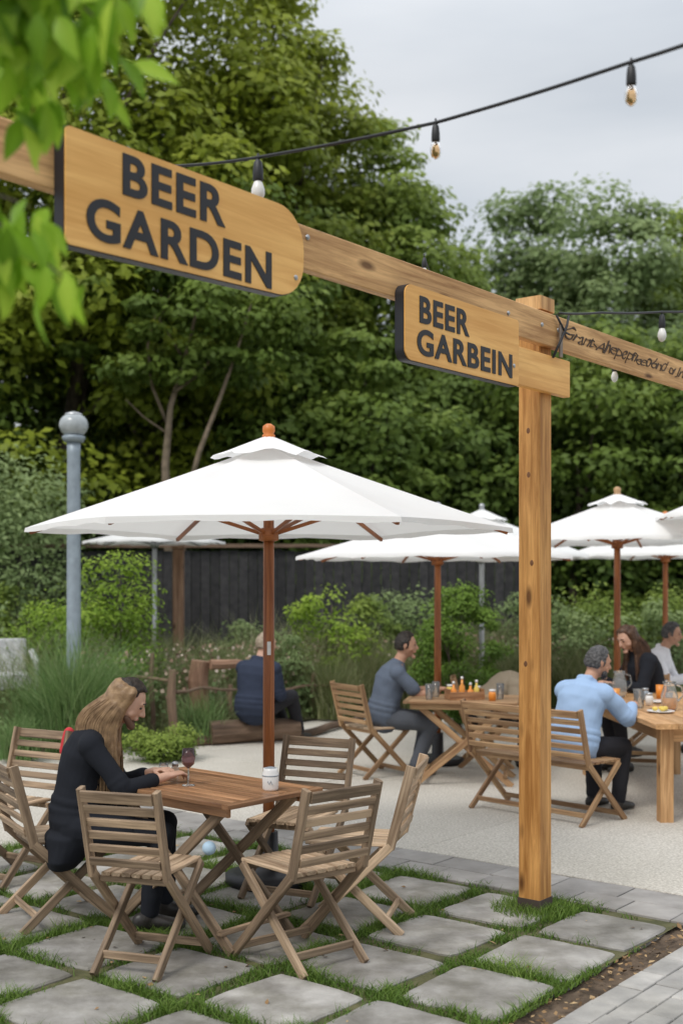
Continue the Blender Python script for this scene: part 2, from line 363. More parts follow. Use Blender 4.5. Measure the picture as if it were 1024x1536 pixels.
for i in range(14):
    for j in range(7):
        a1=6.03-i*PIT-GAP*.5; b0=E0+j*PIT; jx=random.uniform(-.018,.018)
        slab(mb,a1-PIT+GAP+jx,a1+jx,b0+random.uniform(-.018,.018),b0+PIT-GAP+random.uniform(-.018,.018),0,.06,.009,random.uniform(-.03,.03))
mb.build('patio_slabs',M['slate'],kind='structure')
mb=MB()
for j in range(14): slab(mb,6.09,6.33,2.3+j*.31,2.3+j*.31+.304,0,.05,.004); slab(mb,6.336,6.592,2.2+j*.42,2.2+j*.42+.413,0,.05,.004)
mb.build('grey_paver_strip',M['strip'],kind='structure')
mb=MB()
for i in range(-4,8):
    for j in range(-7,8):
        a0,b0=6.6+i*2.2,6.82+j*2.2
        if a0<6.5 and b0<6.7: continue
        slab(mb,a0,a0+2.188,b0,b0+2.188,0,.06,.004)
mb.build('aggregate_concrete_terrace',M['agg'],kind='structure')
mb=MB()
for j in range(0,21):
    for i in range(-14,34):
        a0=i*.25+(j%2)*.125-1; b1=2.385-j*.125
        if a0>5.8: continue
        slab(mb,a0,a0+.244,b1-.119,b1,-.015+.002*noise.noise(Vector((a0,b1,0))),.05,.005)
mb.build('brick_path',M['brick'],kind='structure')
mb=MB(); n=90;m=6;vs=[]
for i in range(n+1):
    for j in range(m+1):
        a=-3+9.1*i/n;b=2.36+.22*j/m; vs.append(uv(a,b,-.04+.02*noise.noise(Vector((a*5,b*9,0)))+.014*noise.noise(Vector((a*22,b*22,3)))))
mb.add(vs,[(i*(m+1)+j,(i+1)*(m+1)+j,(i+1)*(m+1)+j+1,i*(m+1)+j+1) for i in range(n) for j in range(m)]); mb.build('soil_strip',M['soil'],smooth=True,kind='structure')
mb=MB(); mb.add([uv(-3,E0,-.016),uv(6.2,E0,-.016),uv(6.2,6.82,-.016),uv(-3,6.82,-.016)],[(0,1,2,3)]); mb.build('joint_soil',M['joint'],kind='structure')
def joint_pts(N):
    a=rng.uniform(1.5,6.12,N); b=rng.uniform(E0-.03,6.82,N)
    ii=(6.03-GAP*.5-a)%PIT; jj=(b-E0)%PIT; ok=(ii>PIT-GAP-.022)|(ii<.018)|(jj>PIT-GAP-.022)|(jj<.018)|(a>6.0)|(b>6.81)
    nsv=np.array([noise.noise(Vector((x*2.3,y*2.3,1.7)))+.5*noise.noise(Vector((x*7,y*7,5))) for x,y in zip(a,b)])
    ok&=(rng.random(N)<.55+nsv*1.4)
    a,b,nsv=a[ok],b[ok],nsv[ok]
    return a,b,nsv
a,b,ns=joint_pts(380000)
P=np.array([[*(uv(x,y,-.016))] for x,y in zip(a,b)])
hh=.020+.045*rng.random(len(P))**1.6*(1+1.6*np.clip(ns,0,1))
blades('joint_grass',P,hh,.0022+.0014*rng.random(len(P)),.4+.9*rng.random(len(P)),.15+.5*rng.random(len(P))+.3*ns,M['grass'],seg=2,kind='stuff')
th=rng.random(1600)*6.28; rr=.08+.16*rng.random(1600)**1.5
P=np.stack([1.06+rr*np.cos(th),6.58+rr*np.sin(th),np.full(1600,-.01)],1)
blades('post_foot_grass',P,.03+.06*rng.random(1600),.0028+0*th,.4+.5*rng.random(1600),.3+.5*rng.random(1600),M['grass'],seg=3,kind='stuff')
N=420; a=rng.uniform(2.5,6.2,N); b=2.37+.2*rng.random(N)
N2=80; a=np.concatenate([a,rng.uniform(2.5,6,N2)]); b=np.concatenate([b,rng.uniform(2.6,6,N2)]); zz=np.where(b>2.58,.004,-.018); N+=N2
P=np.array([[*(uv(x,y,z))] for x,y,z in zip(a,b,zz)])
litm=leafm('leaf_litter',(.10,.06,.03),(.28,.17,.08),(.48,.34,.18),0,.8)
leaves('leaf_litter',P,.015+.03*rng.random(N),np.array([0,0,1])+.3*rng.normal(size=(N,3)),rng.random(N),litm,kind='stuff')
bx=[-14,-3.5,-1.7,.2,4,16]; by=[11,12.1,13.5,16.3,16.9,17.2]
def yb(x): return float(np.interp(x,bx,by))
mb=MB(); nx,ny=150,24; vs=[]
for i in range(nx+1):
    for j in range(ny+1):
        x=-14+30*i/nx; y=yb(x)+(26-yb(x))*(j/ny)**1.5; vs.append((x,y,.03+.09*min(1,j/3)+.08*noise.noise(Vector((x,y,0)))*(j>0)))
mb.add(vs,[(i*(ny+1)+j,(i+1)*(ny+1)+j,(i+1)*(ny+1)+j+1,i*(ny+1)+j+1) for i in range(nx) for j in range(ny)]); mb.build('planting_bed',M['bed'],smooth=True,kind='structure')
N=120000; x=rng.uniform(-9,10,N); y0=np.interp(x,bx,by); y=y0+.05+(19-y0)*rng.random(N)
nsv=np.array([noise.noise(Vector((p*.9,q*.9,4))) for p,q in zip(x,y)]); fr=np.clip((y-y0)/1.2,.25,1)
h=(.35+.85*rng.random(N)**1.5)*(1+.7*nsv)*fr
blades('meadow_grass',np.stack([x,y,np.full(N,.05)],1),h,.005+.004*rng.random(N),.2+.6*rng.random(N),.25+.4*rng.random(N)+.5*nsv,M['meadow'],seg=3,kind='stuff')
K=460; x=rng.uniform(-8.5,9,K); y0=np.interp(x,bx,by); y=y0+.2+(18.8-y0)*rng.random(K)
cs=np.stack([x,y,.2+.35*rng.random(K)*np.clip((y-y0),.2,1)],1); r=.14+.2*rng.random(K); P,nr,sh=blobs(cs,np.stack([r,r,r*1.1],1),80)
P[:,2]=np.maximum(P[:,2],.03)
leaves('wild_undergrowth',P,.04+.05*rng.random(len(P)),nr,sh*.9+.05,M['leaf_c'],kind='stuff')
N=3200; x=rng.uniform(-3,4,N); y=np.interp(x,bx,by)+.3+2.0*rng.random(N)
leaves('faded_flower_heads',np.stack([x,y,.45+.55*rng.random(N)],1),.03+.035*rng.random(N),rng.normal(size=(N,3)),rng.random(N),leafm('dry_flower',(.18,.11,.08),(.38,.26,.19),(.6,.5,.42),0,.9),kind='stuff',asp=.9)

# ------------------------------------------------------------------ trees
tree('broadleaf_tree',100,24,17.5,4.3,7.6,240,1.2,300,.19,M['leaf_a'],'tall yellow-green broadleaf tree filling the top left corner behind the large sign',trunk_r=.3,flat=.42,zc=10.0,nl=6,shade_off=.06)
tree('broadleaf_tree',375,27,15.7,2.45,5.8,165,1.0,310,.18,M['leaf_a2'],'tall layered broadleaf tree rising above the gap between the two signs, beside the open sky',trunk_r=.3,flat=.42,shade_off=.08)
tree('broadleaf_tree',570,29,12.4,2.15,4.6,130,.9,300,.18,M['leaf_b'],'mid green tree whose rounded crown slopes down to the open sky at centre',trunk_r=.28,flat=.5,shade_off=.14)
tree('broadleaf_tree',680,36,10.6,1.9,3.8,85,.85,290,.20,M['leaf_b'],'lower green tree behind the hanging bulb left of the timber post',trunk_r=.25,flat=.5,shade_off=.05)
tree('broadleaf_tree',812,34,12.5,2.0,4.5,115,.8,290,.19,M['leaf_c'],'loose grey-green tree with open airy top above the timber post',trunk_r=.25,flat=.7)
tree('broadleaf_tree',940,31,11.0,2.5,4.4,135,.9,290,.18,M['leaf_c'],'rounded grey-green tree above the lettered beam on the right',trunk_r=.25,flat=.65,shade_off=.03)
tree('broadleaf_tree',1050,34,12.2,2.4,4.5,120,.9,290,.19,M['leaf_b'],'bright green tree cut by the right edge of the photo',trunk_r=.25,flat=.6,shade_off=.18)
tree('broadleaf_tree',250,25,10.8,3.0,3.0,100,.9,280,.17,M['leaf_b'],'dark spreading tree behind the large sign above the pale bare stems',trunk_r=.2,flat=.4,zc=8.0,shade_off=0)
under=[(-60,23,6.5,1.9,'b','shadowed evergreen at the far left edge behind the lamp post'),(60,26,8.0,2.3,'d','dark evergreen behind the lamp globe'),
(180,29,8.6,2.2,'d','dark evergreen behind the pale bare stems'),(330,30,8,2.1,'d','dark evergreen right behind the front umbrella top'),(440,25,7.6,1.7,'b','green understorey tree right of the front umbrella finial'),
(555,24,6.6,1.5,'b','green understorey tree under the small sign'),(650,26,6.2,1.7,'d','dark shrub tree left of the timber post'),(740,27,7.0,1.9,'d','dark shrub tree directly behind the timber post'),
(870,25,7.0,1.8,'b','mid green understorey tree right of the timber post'),(980,26,6.6,1.9,'d','dark understorey tree behind the right umbrella finial'),(1080,25,7.2,1.8,'b','understorey tree beyond the right edge'),
(500,33,8.8,2.2,'d','dark background tree between the two signs'),(840,31,8.3,2.2,'d','dark background tree behind the beam right of the post'),(1000,33,8.5,2.2,'d','dark background tree far right under the beam')]
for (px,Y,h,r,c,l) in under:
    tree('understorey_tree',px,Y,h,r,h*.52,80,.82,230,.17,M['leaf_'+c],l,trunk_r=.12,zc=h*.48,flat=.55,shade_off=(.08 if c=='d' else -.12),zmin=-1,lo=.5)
N=60000; x=rng.uniform(-24,24,N); z=rng.uniform(0,1,N)**.8*(8.3+1.5*np.sin(x*.7)); y=40+2*rng.random(N)
leaves('far_woodland',np.stack([x,y,z],1),.35+.3*rng.random(N),np.stack([.4*rng.normal(size=N),-1+0*x,.5+.3*rng.normal(size=N)],1),.2+.5*rng.random(N),M['leaf_d'],kind='stuff',asp=.8)
rt=empty('bare_stemmed_tree',((262-512)/1800*21.0,21.0,0),0,'slender tree with pale bare stems behind the front umbrella','tree')
mb=MB()
def P2(px,py): v=at(px,py,21.0); return (v.x-rt.location.x,random.uniform(-.15,.15),v.z)
mb.tube([(0,0,0),P2(252,800),P2(250,700),P2(256,610),P2(275,540),P2(300,450),P2(310,400)],[.10,.085,.07,.052,.04,.025,.015],7)
mb.tube([(.25,0,0),P2(272,780),P2(300,680),P2(330,600),P2(362,510),P2(380,440)],[.07,.06,.045,.036,.025,.015],7)
mb.tube([P2(252,640),P2(228,580),P2(222,520),P2(240,440)],[.035,.03,.022,.013],6)
mb.tube([P2(262,590),P2(300,560),P2(330,520)],[.03,.02,.012],6); mb.tube([P2(251,650),P2(215,625),P2(190,600)],[.022,.016,.008],6)
mb.tube([P2(276,540),P2(240,480),P2(262,420)],[.022,.018,.012],6)
mb.build('trunk',M['bark_l'],rt,True)
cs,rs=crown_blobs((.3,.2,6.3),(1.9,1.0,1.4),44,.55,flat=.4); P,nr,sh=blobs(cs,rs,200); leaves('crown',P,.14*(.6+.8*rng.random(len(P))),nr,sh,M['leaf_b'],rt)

def shrub(name,px,Y,topy,r,mat,label,K=26,per=150,size=.07,br=.3,z0=0,rz=None,cat='shrub',so=0,lo=.3):
    x=(px-512)/1800*Y; top=1.8-(topy-872)/1800*Y; h=top-z0; root=empty(name,(x,Y,z0),0,label,cat)
    cs,rs=crown_blobs((0,0,h*.52),(r*.8,r*.8,h*.42),K,br*r/.6,flat=.8,zmin=-1,lo=lo); P,nr,sh=blobs(cs,rs,per); P[:,2]=np.maximum(P[:,2],.03)
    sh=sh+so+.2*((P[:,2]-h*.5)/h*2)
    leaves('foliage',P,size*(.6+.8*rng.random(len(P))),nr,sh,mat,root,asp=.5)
    mb=MB()
    for k in range(6): branch(mb,(random.uniform(-.06,.06),random.uniform(-.06,.06),0),Vector(cs[k]),.02,.006,.4,5,5)
    mb.build('stem',M['bark'],root,True)
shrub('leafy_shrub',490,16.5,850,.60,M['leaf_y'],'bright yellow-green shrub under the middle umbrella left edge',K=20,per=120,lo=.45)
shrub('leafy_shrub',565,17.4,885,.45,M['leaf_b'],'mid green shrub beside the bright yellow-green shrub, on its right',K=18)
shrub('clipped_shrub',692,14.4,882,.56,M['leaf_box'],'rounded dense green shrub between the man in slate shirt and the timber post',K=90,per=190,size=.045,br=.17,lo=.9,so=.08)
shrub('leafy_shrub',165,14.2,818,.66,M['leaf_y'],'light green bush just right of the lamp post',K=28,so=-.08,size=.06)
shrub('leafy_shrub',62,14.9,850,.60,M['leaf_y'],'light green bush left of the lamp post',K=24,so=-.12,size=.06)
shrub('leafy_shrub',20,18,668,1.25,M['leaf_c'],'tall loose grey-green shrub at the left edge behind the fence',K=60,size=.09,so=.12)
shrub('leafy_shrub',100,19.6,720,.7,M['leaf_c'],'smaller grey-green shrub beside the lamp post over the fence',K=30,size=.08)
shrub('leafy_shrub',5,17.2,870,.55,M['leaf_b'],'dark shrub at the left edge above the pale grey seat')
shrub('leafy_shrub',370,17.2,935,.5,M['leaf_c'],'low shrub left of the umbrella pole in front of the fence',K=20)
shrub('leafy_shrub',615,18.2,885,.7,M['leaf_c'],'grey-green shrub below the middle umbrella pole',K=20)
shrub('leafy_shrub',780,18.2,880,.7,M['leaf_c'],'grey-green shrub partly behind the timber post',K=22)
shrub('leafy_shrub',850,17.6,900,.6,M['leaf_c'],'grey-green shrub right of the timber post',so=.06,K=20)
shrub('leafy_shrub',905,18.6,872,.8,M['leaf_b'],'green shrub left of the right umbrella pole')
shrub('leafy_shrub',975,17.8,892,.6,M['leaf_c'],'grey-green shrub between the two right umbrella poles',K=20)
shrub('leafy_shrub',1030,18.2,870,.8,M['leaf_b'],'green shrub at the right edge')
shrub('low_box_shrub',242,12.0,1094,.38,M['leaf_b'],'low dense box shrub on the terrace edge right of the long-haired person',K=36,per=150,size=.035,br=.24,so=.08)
shrub('leafy_shrub',440,15.6,950,.42,M['leaf_c'],'feathery grey-green shrub right of the umbrella pole',size=.04,per=180,K=18)
def tuft(px,Y,h,N,sp,label,mat='tallgrass'):
    root=empty('ornamental_grass',((px-512)/1800*Y,Y,.03),0,label,'grass plant'); a=rng.random(N)*6.28; r=sp*rng.random(N)
    blades('blade_cluster',np.stack([r*np.cos(a),r*np.sin(a),0*a],1),h*(.5+.6*rng.random(N)),.004+.003*rng.random(N),.15+.75*rng.random(N)**1.5,.2+.6*rng.random(N),M[mat],root,seg=6)
tuft(110,12.4,1.35,1300,.28,'tall clump of ornamental grass below the lamp post'); tuft(165,12.9,1.15,1000,.24,'second tall grass clump right of the lamp post, nearer the rustic fence')
tuft(60,12.8,.85,800,.25,'tall grass clump left of the lamp post below the pale grey seat'); tuft(30,11.95,.5,600,.2,'short grass clump at the left edge behind the occupied front chair')
tuft(300,13.3,.6,500,.25,'short grass clump in front of the reddish stump'); tuft(480,15.9,.75,800,.25,'grass clump between the two seated men at the bed edge')
tuft(610,16.6,1.0,900,.3,'straw-toned grass clump behind the man in slate shirt','meadow'); tuft(860,16.9,1.0,900,.3,'straw-toned grass clump behind the man in light blue','meadow'); tuft(550,16.2,1.15,1100,.35,'straw-toned grass clump right of the bright yellow-green shrub','meadow')
tuft(330,15.4,1.1,900,.3,'straw-toned grass clump left of the man in navy jacket','meadow'); tuft(770,16.8,1.05,900,.3,'straw-toned grass clump left of the timber post','meadow'); tuft(930,17.0,1.0,800,.3,'straw-toned grass clump behind the woman in black jacket','meadow')
tuft(225,14.6,1.15,1000,.3,'straw-toned grass clump behind the thin rustic post','meadow'); tuft(440,16.0,1.15,1000,.35,'straw-toned grass clump right of the umbrella pole near the fence','meadow'); tuft(500,15.6,.9,900,.3,'straw-toned grass clump below the bright yellow-green shrub','meadow')

# ------------------------------------------------------------------ fences, lamp, logs
f=empty('board_fence',(-2.8,19,0),0,'black stained board fence with pale top rail behind the garden','fence')
mb=MB()
for k in range(62):
    x=-3.4+k*.15; mb.board((x,.0,.05),(x,.0,2.28+random.uniform(-.01,.01)),.142,.02,up=(0,1,0),c=.002)
mb.build('fence_boards',M['fence'],f)
mb=MB(); mb.board((-3.5,-.03,2.36),(6,-.03,2.36),.14,.06); mb.build('top_rail',M['log'],f)
for x in (-3.0,-.6,1.8,4.2):
    mb=MB(); mb.board((x,.07,0),(x,.07,2.32),.1,.1,up=(0,1,0)); mb.build('fence_post',M['fence'],f)
t=empty('fence_post',((268-512)/1800*17.8,17.8,0),0,'reddish brown timber post standing before the black fence','post')
mb=MB(); mb.board((0,0,0),(0,0,2.28),.15,.15,up=(0,1,0)); mb.build('shaft',M['stump'],t); mb=MB(); mb.box(-.09,.09,-.09,.09,2.285,2.32); mb.build('cap',M['stump'],t)
l=empty('lamp_post',((111-512)/1800*13,13,0),0,'grey-blue lamp post with round globe left of the front umbrella','lamp post')
zt=1.8+(872-655)/1800*13
mb=MB(); mb.lathe([(.13,0),(.13,.05),(.095,.08),(.09,.7),(.078,.74),(.07,zt-.2),(.075,zt-.05)],n=20); mb.build('pole',M['lamp'],l,True)
mb=MB(); mb.lathe([(.1,zt-.06),(.12,zt-.03),(.125,zt),(.10,zt+.015)]); mb.build('collar',M['lamp'],l,True)
mb=MB(); mb.ball((0,0,zt+.125),.158,.158,.135); mb.build('globe',M['globe'],l,True)
mb=MB(); mb.lathe([(.1,zt+.225),(.09,zt+.25),(.05,zt+.265),(.02,zt+.275)]); mb.build('cap',M['steel'],l,True)
for i,(px,py,Y,h,r,lab) in enumerate([(258,1080,12.9,.85,.05,'thick dark rustic fence post nearest the box shrub'),(228,1075,13.4,1.0,.03,'thin dark rustic fence post left of the thick one'),(470,1060,15.6,.6,.04,'rustic fence post right of the man in navy jacket'),(345,1060,14.5,.55,.035,'rustic fence post left of the man in navy jacket')]):
    mb=MB(); x=(px-512)/1800*Y; mb.tube([(x,Y,0),(x+.015,Y,h*.3),(x-.01,Y,h*.65),(x+.005,Y,h)],[r*1.1,r*.95,r,r*.8],9); mb.build('rustic_fence_post',M['log'],smooth=False,label=lab,cat='fence post')
for (p0,p1,r,lab) in [((-2.7,13.4,.74),(-1.82,12.95,.72),.026,'dark rail running left from the thick rustic post'),((-1.80,13.0,.60),(-1.25,14.4,.5),.022,'thin split rail right of the thick rustic post'),((-1.2,14.62,.45),(.0,15.7,.42),.022,'split rail behind the man in navy jacket')]:
    mb=MB(); branch(mb,p0,p1,r,r*.7,.35,9,8); mb.build('rustic_rail',M['log'],label=lab,cat='fence rail')
s=at(298,1000,13.9)
mb=MB(); mb.tube([(s.x,13.9,.1),(s.x+.01,13.9,.4),(s.x-.01,13.9,.65),(s.x+.02,13.9,.88)],[.13,.115,.12,.105],11); mb.build('tree_stump',M['stump'],label='reddish cut tree stump behind the rustic fence',cat='stump')
mb=MB(); branch(mb,(s.x+.14,13.85,.84),(s.x+.56,14.1,.82),.06,.05,.2,5,8); mb.build('split_log',M['stump'],label='reddish split log running from the stump toward the man in navy',cat='log')
lab=['short curb log at the left by the box shrub','curb log left of the man in navy jacket','thick curb log under the man in navy jacket','curb log right of the man in navy jacket','last thin curb log toward the empty slatted chair']
lp=[(-2.2,12.7),(-1.75,13.0),(-1.45,13.2),(-.5,13.65),(.1,14.9),(.35,16.0)]
for i in range(5):
    p,q=lp[i],lp[i+1]; rr=(.06,.065,.14,.05,.04)[i]; mb=MB(); branch(mb,(p[0],p[1],rr*.9),(q[0],q[1],rr*.9),rr,rr*.85,.15,9,10); mb.build('curb_log',M['log'],label=lab[i],cat='log')
t=empty('garden_armchair',((12-512)/1800*13.9,13.9,.32),R(20),'pale grey low garden armchair half hidden behind the grasses at the left edge','armchair')
mb=MB(); mb.box(-.26,.26,-.26,.26,.24,.42,.04); mb.remesh('seat',M['pale'],t,.02,3)
mb=MB(); mb.board((0,.26,.38),(0,.36,.80),.5,.10,up=(0,1,0),c=.05); mb.remesh('backrest',M['pale'],t,.018,6)
for sx in (-1,1): mb=MB(); mb.cap((sx*.30,-.26,.55),(sx*.30,.28,.64),.035,.045); mb.cap((sx*.30,-.26,.05),(sx*.30,-.26,.55),.025,.03); mb.remesh('armrest',M['pale'],t,.014,2)
for sx in (-1,1):
    for sy in (-1,1): mb=MB(); mb.board((sx*.22,sy*.2,-.2),(sx*.22,sy*.2,.24),.04,.04,up=(0,1,0)); mb.build('leg',M['steel'],t)

# ------------------------------------------------------------------ post, beam, signs
base=uv(5.811,3.263)
po=empty('timber_post',base,ANG,'tall square timber post carrying the beer garden signs','post')
mb=MB(); mb.board((0,0,.07),(0,0,3.27),.132,.132,up=(0,1,0),c=.006); mb.build('shaft',M['post'],po)
mb=MB(); mb.board((0,0,3.272),(0,0,3.345),.158,.158,up=(0,1,0),c=.006); mb.build('cap',M['beam'],po)
mb=MB(); mb.board((0,0,-.03),(0,0,.072),.142,.142,up=(0,1,0),c=.004); mb.build('foot_shoe',plain('damp_dark_wood',(.07,.05,.04),.8),po)
km=plain('wood_knot',(.17,.07,.025),.6)
for z in (2.62,2.38,1.35,1.9):
    mb=MB(); mb.ball((-.066,random.uniform(-.03,.03),z),.002,.011,.016); mb.build('knot',km,po,True)
B0=5.658
be=empty('timber_beam',uv(B0,3.173,3.07),ANG,'long horizontal timber beam crossing the post with faded script on its right part','beam')
mb=MB(); mb.board((-5.2,0,.088),(5.5,0,.088),.176,.05,up=(0,1,0),c=.004)
mb.build('timber',M['beam'],be)
def text(s,name,mat,parent,x0,x1,z0,z1,y,bold=.02,shear=0,ext=.01,space=1,wob=0):
    cu=bpy.data.curves.new(name,'FONT'); cu.body=s; cu.offset=bold; cu.extrude=ext; cu.shear=shear; cu.resolution_u=6; cu.space_character=space
    o=bpy.data.objects.new(name+'_src',cu); C.objects.link(o); dg=bpy.context.evaluated_depsgraph_get(); me=bpy.data.meshes.new_from_object(o.evaluated_get(dg)); bpy.data.objects.remove(o)
    n=len(me.vertices); co=np.zeros(n*3); me.vertices.foreach_get('co',co); co=co.reshape(-1,3); mn,mxx=co.min(0),co.max(0)
    v=np.zeros_like(co); X=(co[:,0]-mn[0])/(mxx[0]-mn[0]); Z=(co[:,1]-mn[1])/(mxx[1]-mn[1])
    if wob:
        Z=Z+wob*(np.sin(X*41)*.5+np.sin(X*97+1)*.35+np.sin(X*19)*.4)*(.4+Z); X=X+wob*.028*np.sin(Z*5+X*60)
    v[:,0]=x0+X*(x1-x0); v[:,2]=z0+Z*(z1-z0); v[:,1]=y-(co[:,2]-mn[2])/(mxx[2]-mn[2])*.003
    me.vertices.foreach_set('co',v.ravel()); me.update(); me.materials.clear(); me.materials.append(mat)
    q=bpy.data.objects.new(name,me); C.objects.link(q); q.parent=parent; return q
text('Grant-Ahepepfleeo6nd d .Ins',"script_lettering",plain('burnt_lettering',(.07,.04,.022),.7),be,.27,1.98,.04,.132,-.0255,-.008,.5,.01,.82,.14)
for x in (-1.92,-.33,.02,.2):
    mb=MB(); mb.ball((x,-.027,.13 if x<-1 else .1),.012,.008,.012); mb.build('bolt',M['steel'],be,True)
def outline(x0,x1,z0,z1,rl,rr,z0r=None):
    pts=[]; z0r=z0 if z0r is None else z0r
    def arc(cx,cz,r,a0,a1):
        for k in range(9):
            a=R(a0+(a1-a0)*k/8); pts.append((cx+r*math.cos(a),cz+r*math.sin(a)))
    arc(x0+rl,z0+rl,rl,180,270); arc(x1-rr,z0r+rr,rr,270,360); arc(x1-rr,z1-rr,rr,0,90); arc(x0+rl,z1-rl,rl,90,180)
    return pts
def sign(label,s0,s1,z0,z1,rl,rr,lines,z0r,sh,x0=0):
    t=empty('hanging_sign',uv(B0-s0-sh,3.146,z0),ANG,label,'sign'); L=s0-s1; H=z1-z0; dr=z0r-z0
    mb=MB(); mb.prism(outline(x0,L,0,H,rl,rr,dr),-.046,0); mb.build('sign_board',M['black'],t)
    mb=MB(); mb.prism(outline(x0+.004,L-.001,.003,H-.002,rl,rr,dr+.003),-.053,-.0465); mb.build('sign_face',M['sign'],t)
    for (tx,a,b,c,d) in lines: text(tx,'lettering',M['black'],t,s0-a,s0-b,c-z0,d-z0,-.0535,.028,0,.01,1.1)
    mb=MB(); mb.ball((L-.05,-.054,H*.3),.011,.006,.011); mb.build('screw',M['steel'],t,True)
sign('large orange wooden sign reading BEER GARDEN with rounded right end, nearest the camera',3.167,1.95,2.885,3.272,.02,.15,[('BEER',2.895,2.40,3.105,3.245),('GARDEN',3.05,2.145,2.925,3.068)],2.915,.055,.03)
sign('smaller wooden sign reading BEER GARBEIN beside the timber post',1.245,.245,2.787,3.13,.05,.02,[('BEER',1.13,.715,2.968,3.09),('GARBEIN',1.15,.315,2.822,2.943)],2.79,.07,.0)
ar=empty('short_arm_board',uv(B0-.45,3.172,2.82),ANG,'short plain orange board fixed to the post under the beam','board'); mb=MB(); mb.board((0,0,.1),(.79,0,.1),.2,.045,up=(0,1,0)); mb.build('board',M['sign'],ar)
br=empty('cable_bracket',uv(B0+.25,3.14,3.14),ANG,'dark metal bracket tied to the beam right of the post','bracket')
mb=MB(); mb.tube([(-.12,0,-.13),(-.06,-.02,-.02),(.0,-.02,.06),(.04,-.01,.12)],.007,8); mb.build('bracket_rod',M['dark'],br,True)
mb=MB(); mb.tube([(-.1,-.01,.1),(-.02,-.02,.02),(.05,-.01,.02)],.006,8); mb.build('tie',M['dark'],br,True)
mb=MB(); mb.board((-.05,-.01,-.12),(-.05,-.01,.06),.03,.012,up=(0,1,0)); mb.build('bracket_plate',plain('weathered_bracket',(.25,.2,.16),.5,.5),br)

def bulbunit(parent,p,s,kind):
    mb=MB(); p=Vector(p); mb.tube([p+Vector((0,0,.01)),p-Vector((0,0,.015*s))],.004*s,8); mb.lathe([(.006*s,-.01*s),(.013*s,-.02*s),(.016*s,-.045*s),(.017*s,-.075*s),(.014*s,-.08*s)],p,14); so=mb.build('socket',M['cable'],parent,True)
    mb=MB(); mb.lathe([(.010*s,-.078*s),(.014*s,-.085*s),(.021*s,-.105*s),(.022*s,-.12*s),(.016*s,-.138*s),(.005*s,-.147*s)],p,16); mb.build('bulb',M[kind],so,True)
def cable(label,pts,r,bulbs):
    t=empty('string_light',pts[0],0,label,'string lights'); o=Vector(pts[0])
    mb=MB(); P=[Vector(p)-o for p in pts]; out=[]
    for i in range(len(P)-1):
        for k in range(8):
            q=k/8; c=P[i].lerp(P[i+1],q); c.z-=.005*math.sin(math.pi*q); out.append(c)
    out.append(P[-1]); mb.tube(out,r,8); mb.build('cable',M['cable'],t,True)
    for (p,s,k) in bulbs: bulbunit(t,Vector(p)-o,s,k)
cable('upper black string light cable crossing the sky above the large sign',[at(-150,262,5.3),at(265,249,5.0),at(387,236,4.75),at(653,184,4.3),at(946,93,3.75),at(1130,28,3.4)],.0065,[(at(387,234,4.75),1.25,'bulbw'),(at(653,182,4.3),.92,'bulb'),(at(946,92,3.75),.95,'bulb')])
cable('lower black string light cable running right from the timber post',[at(838,470,6.6),at(900,469,6.9),at(992,468,7.4),at(1150,464,8.2)],.007,[(at(992,468,7.4),1.25,'bulbw')])
t=empty('string_light',at(921,546,7.25),0,'single white bulb hanging under the beam right of the post','string lights'); bulbunit(t,(0,0,.03),.95,'bulbw')
t=empty('string_light',at(636,384,6.0),0,'single small bulb hanging above the beam between the two signs','string lights'); bulbunit(t,(0,0,0),.75,'bulbw'); mb=MB(); mb.tube([(0,0,0),(.1,.5,-.05),(.3,.95,-.3)],.003,6); mb.build('cable',M['cable'],t)

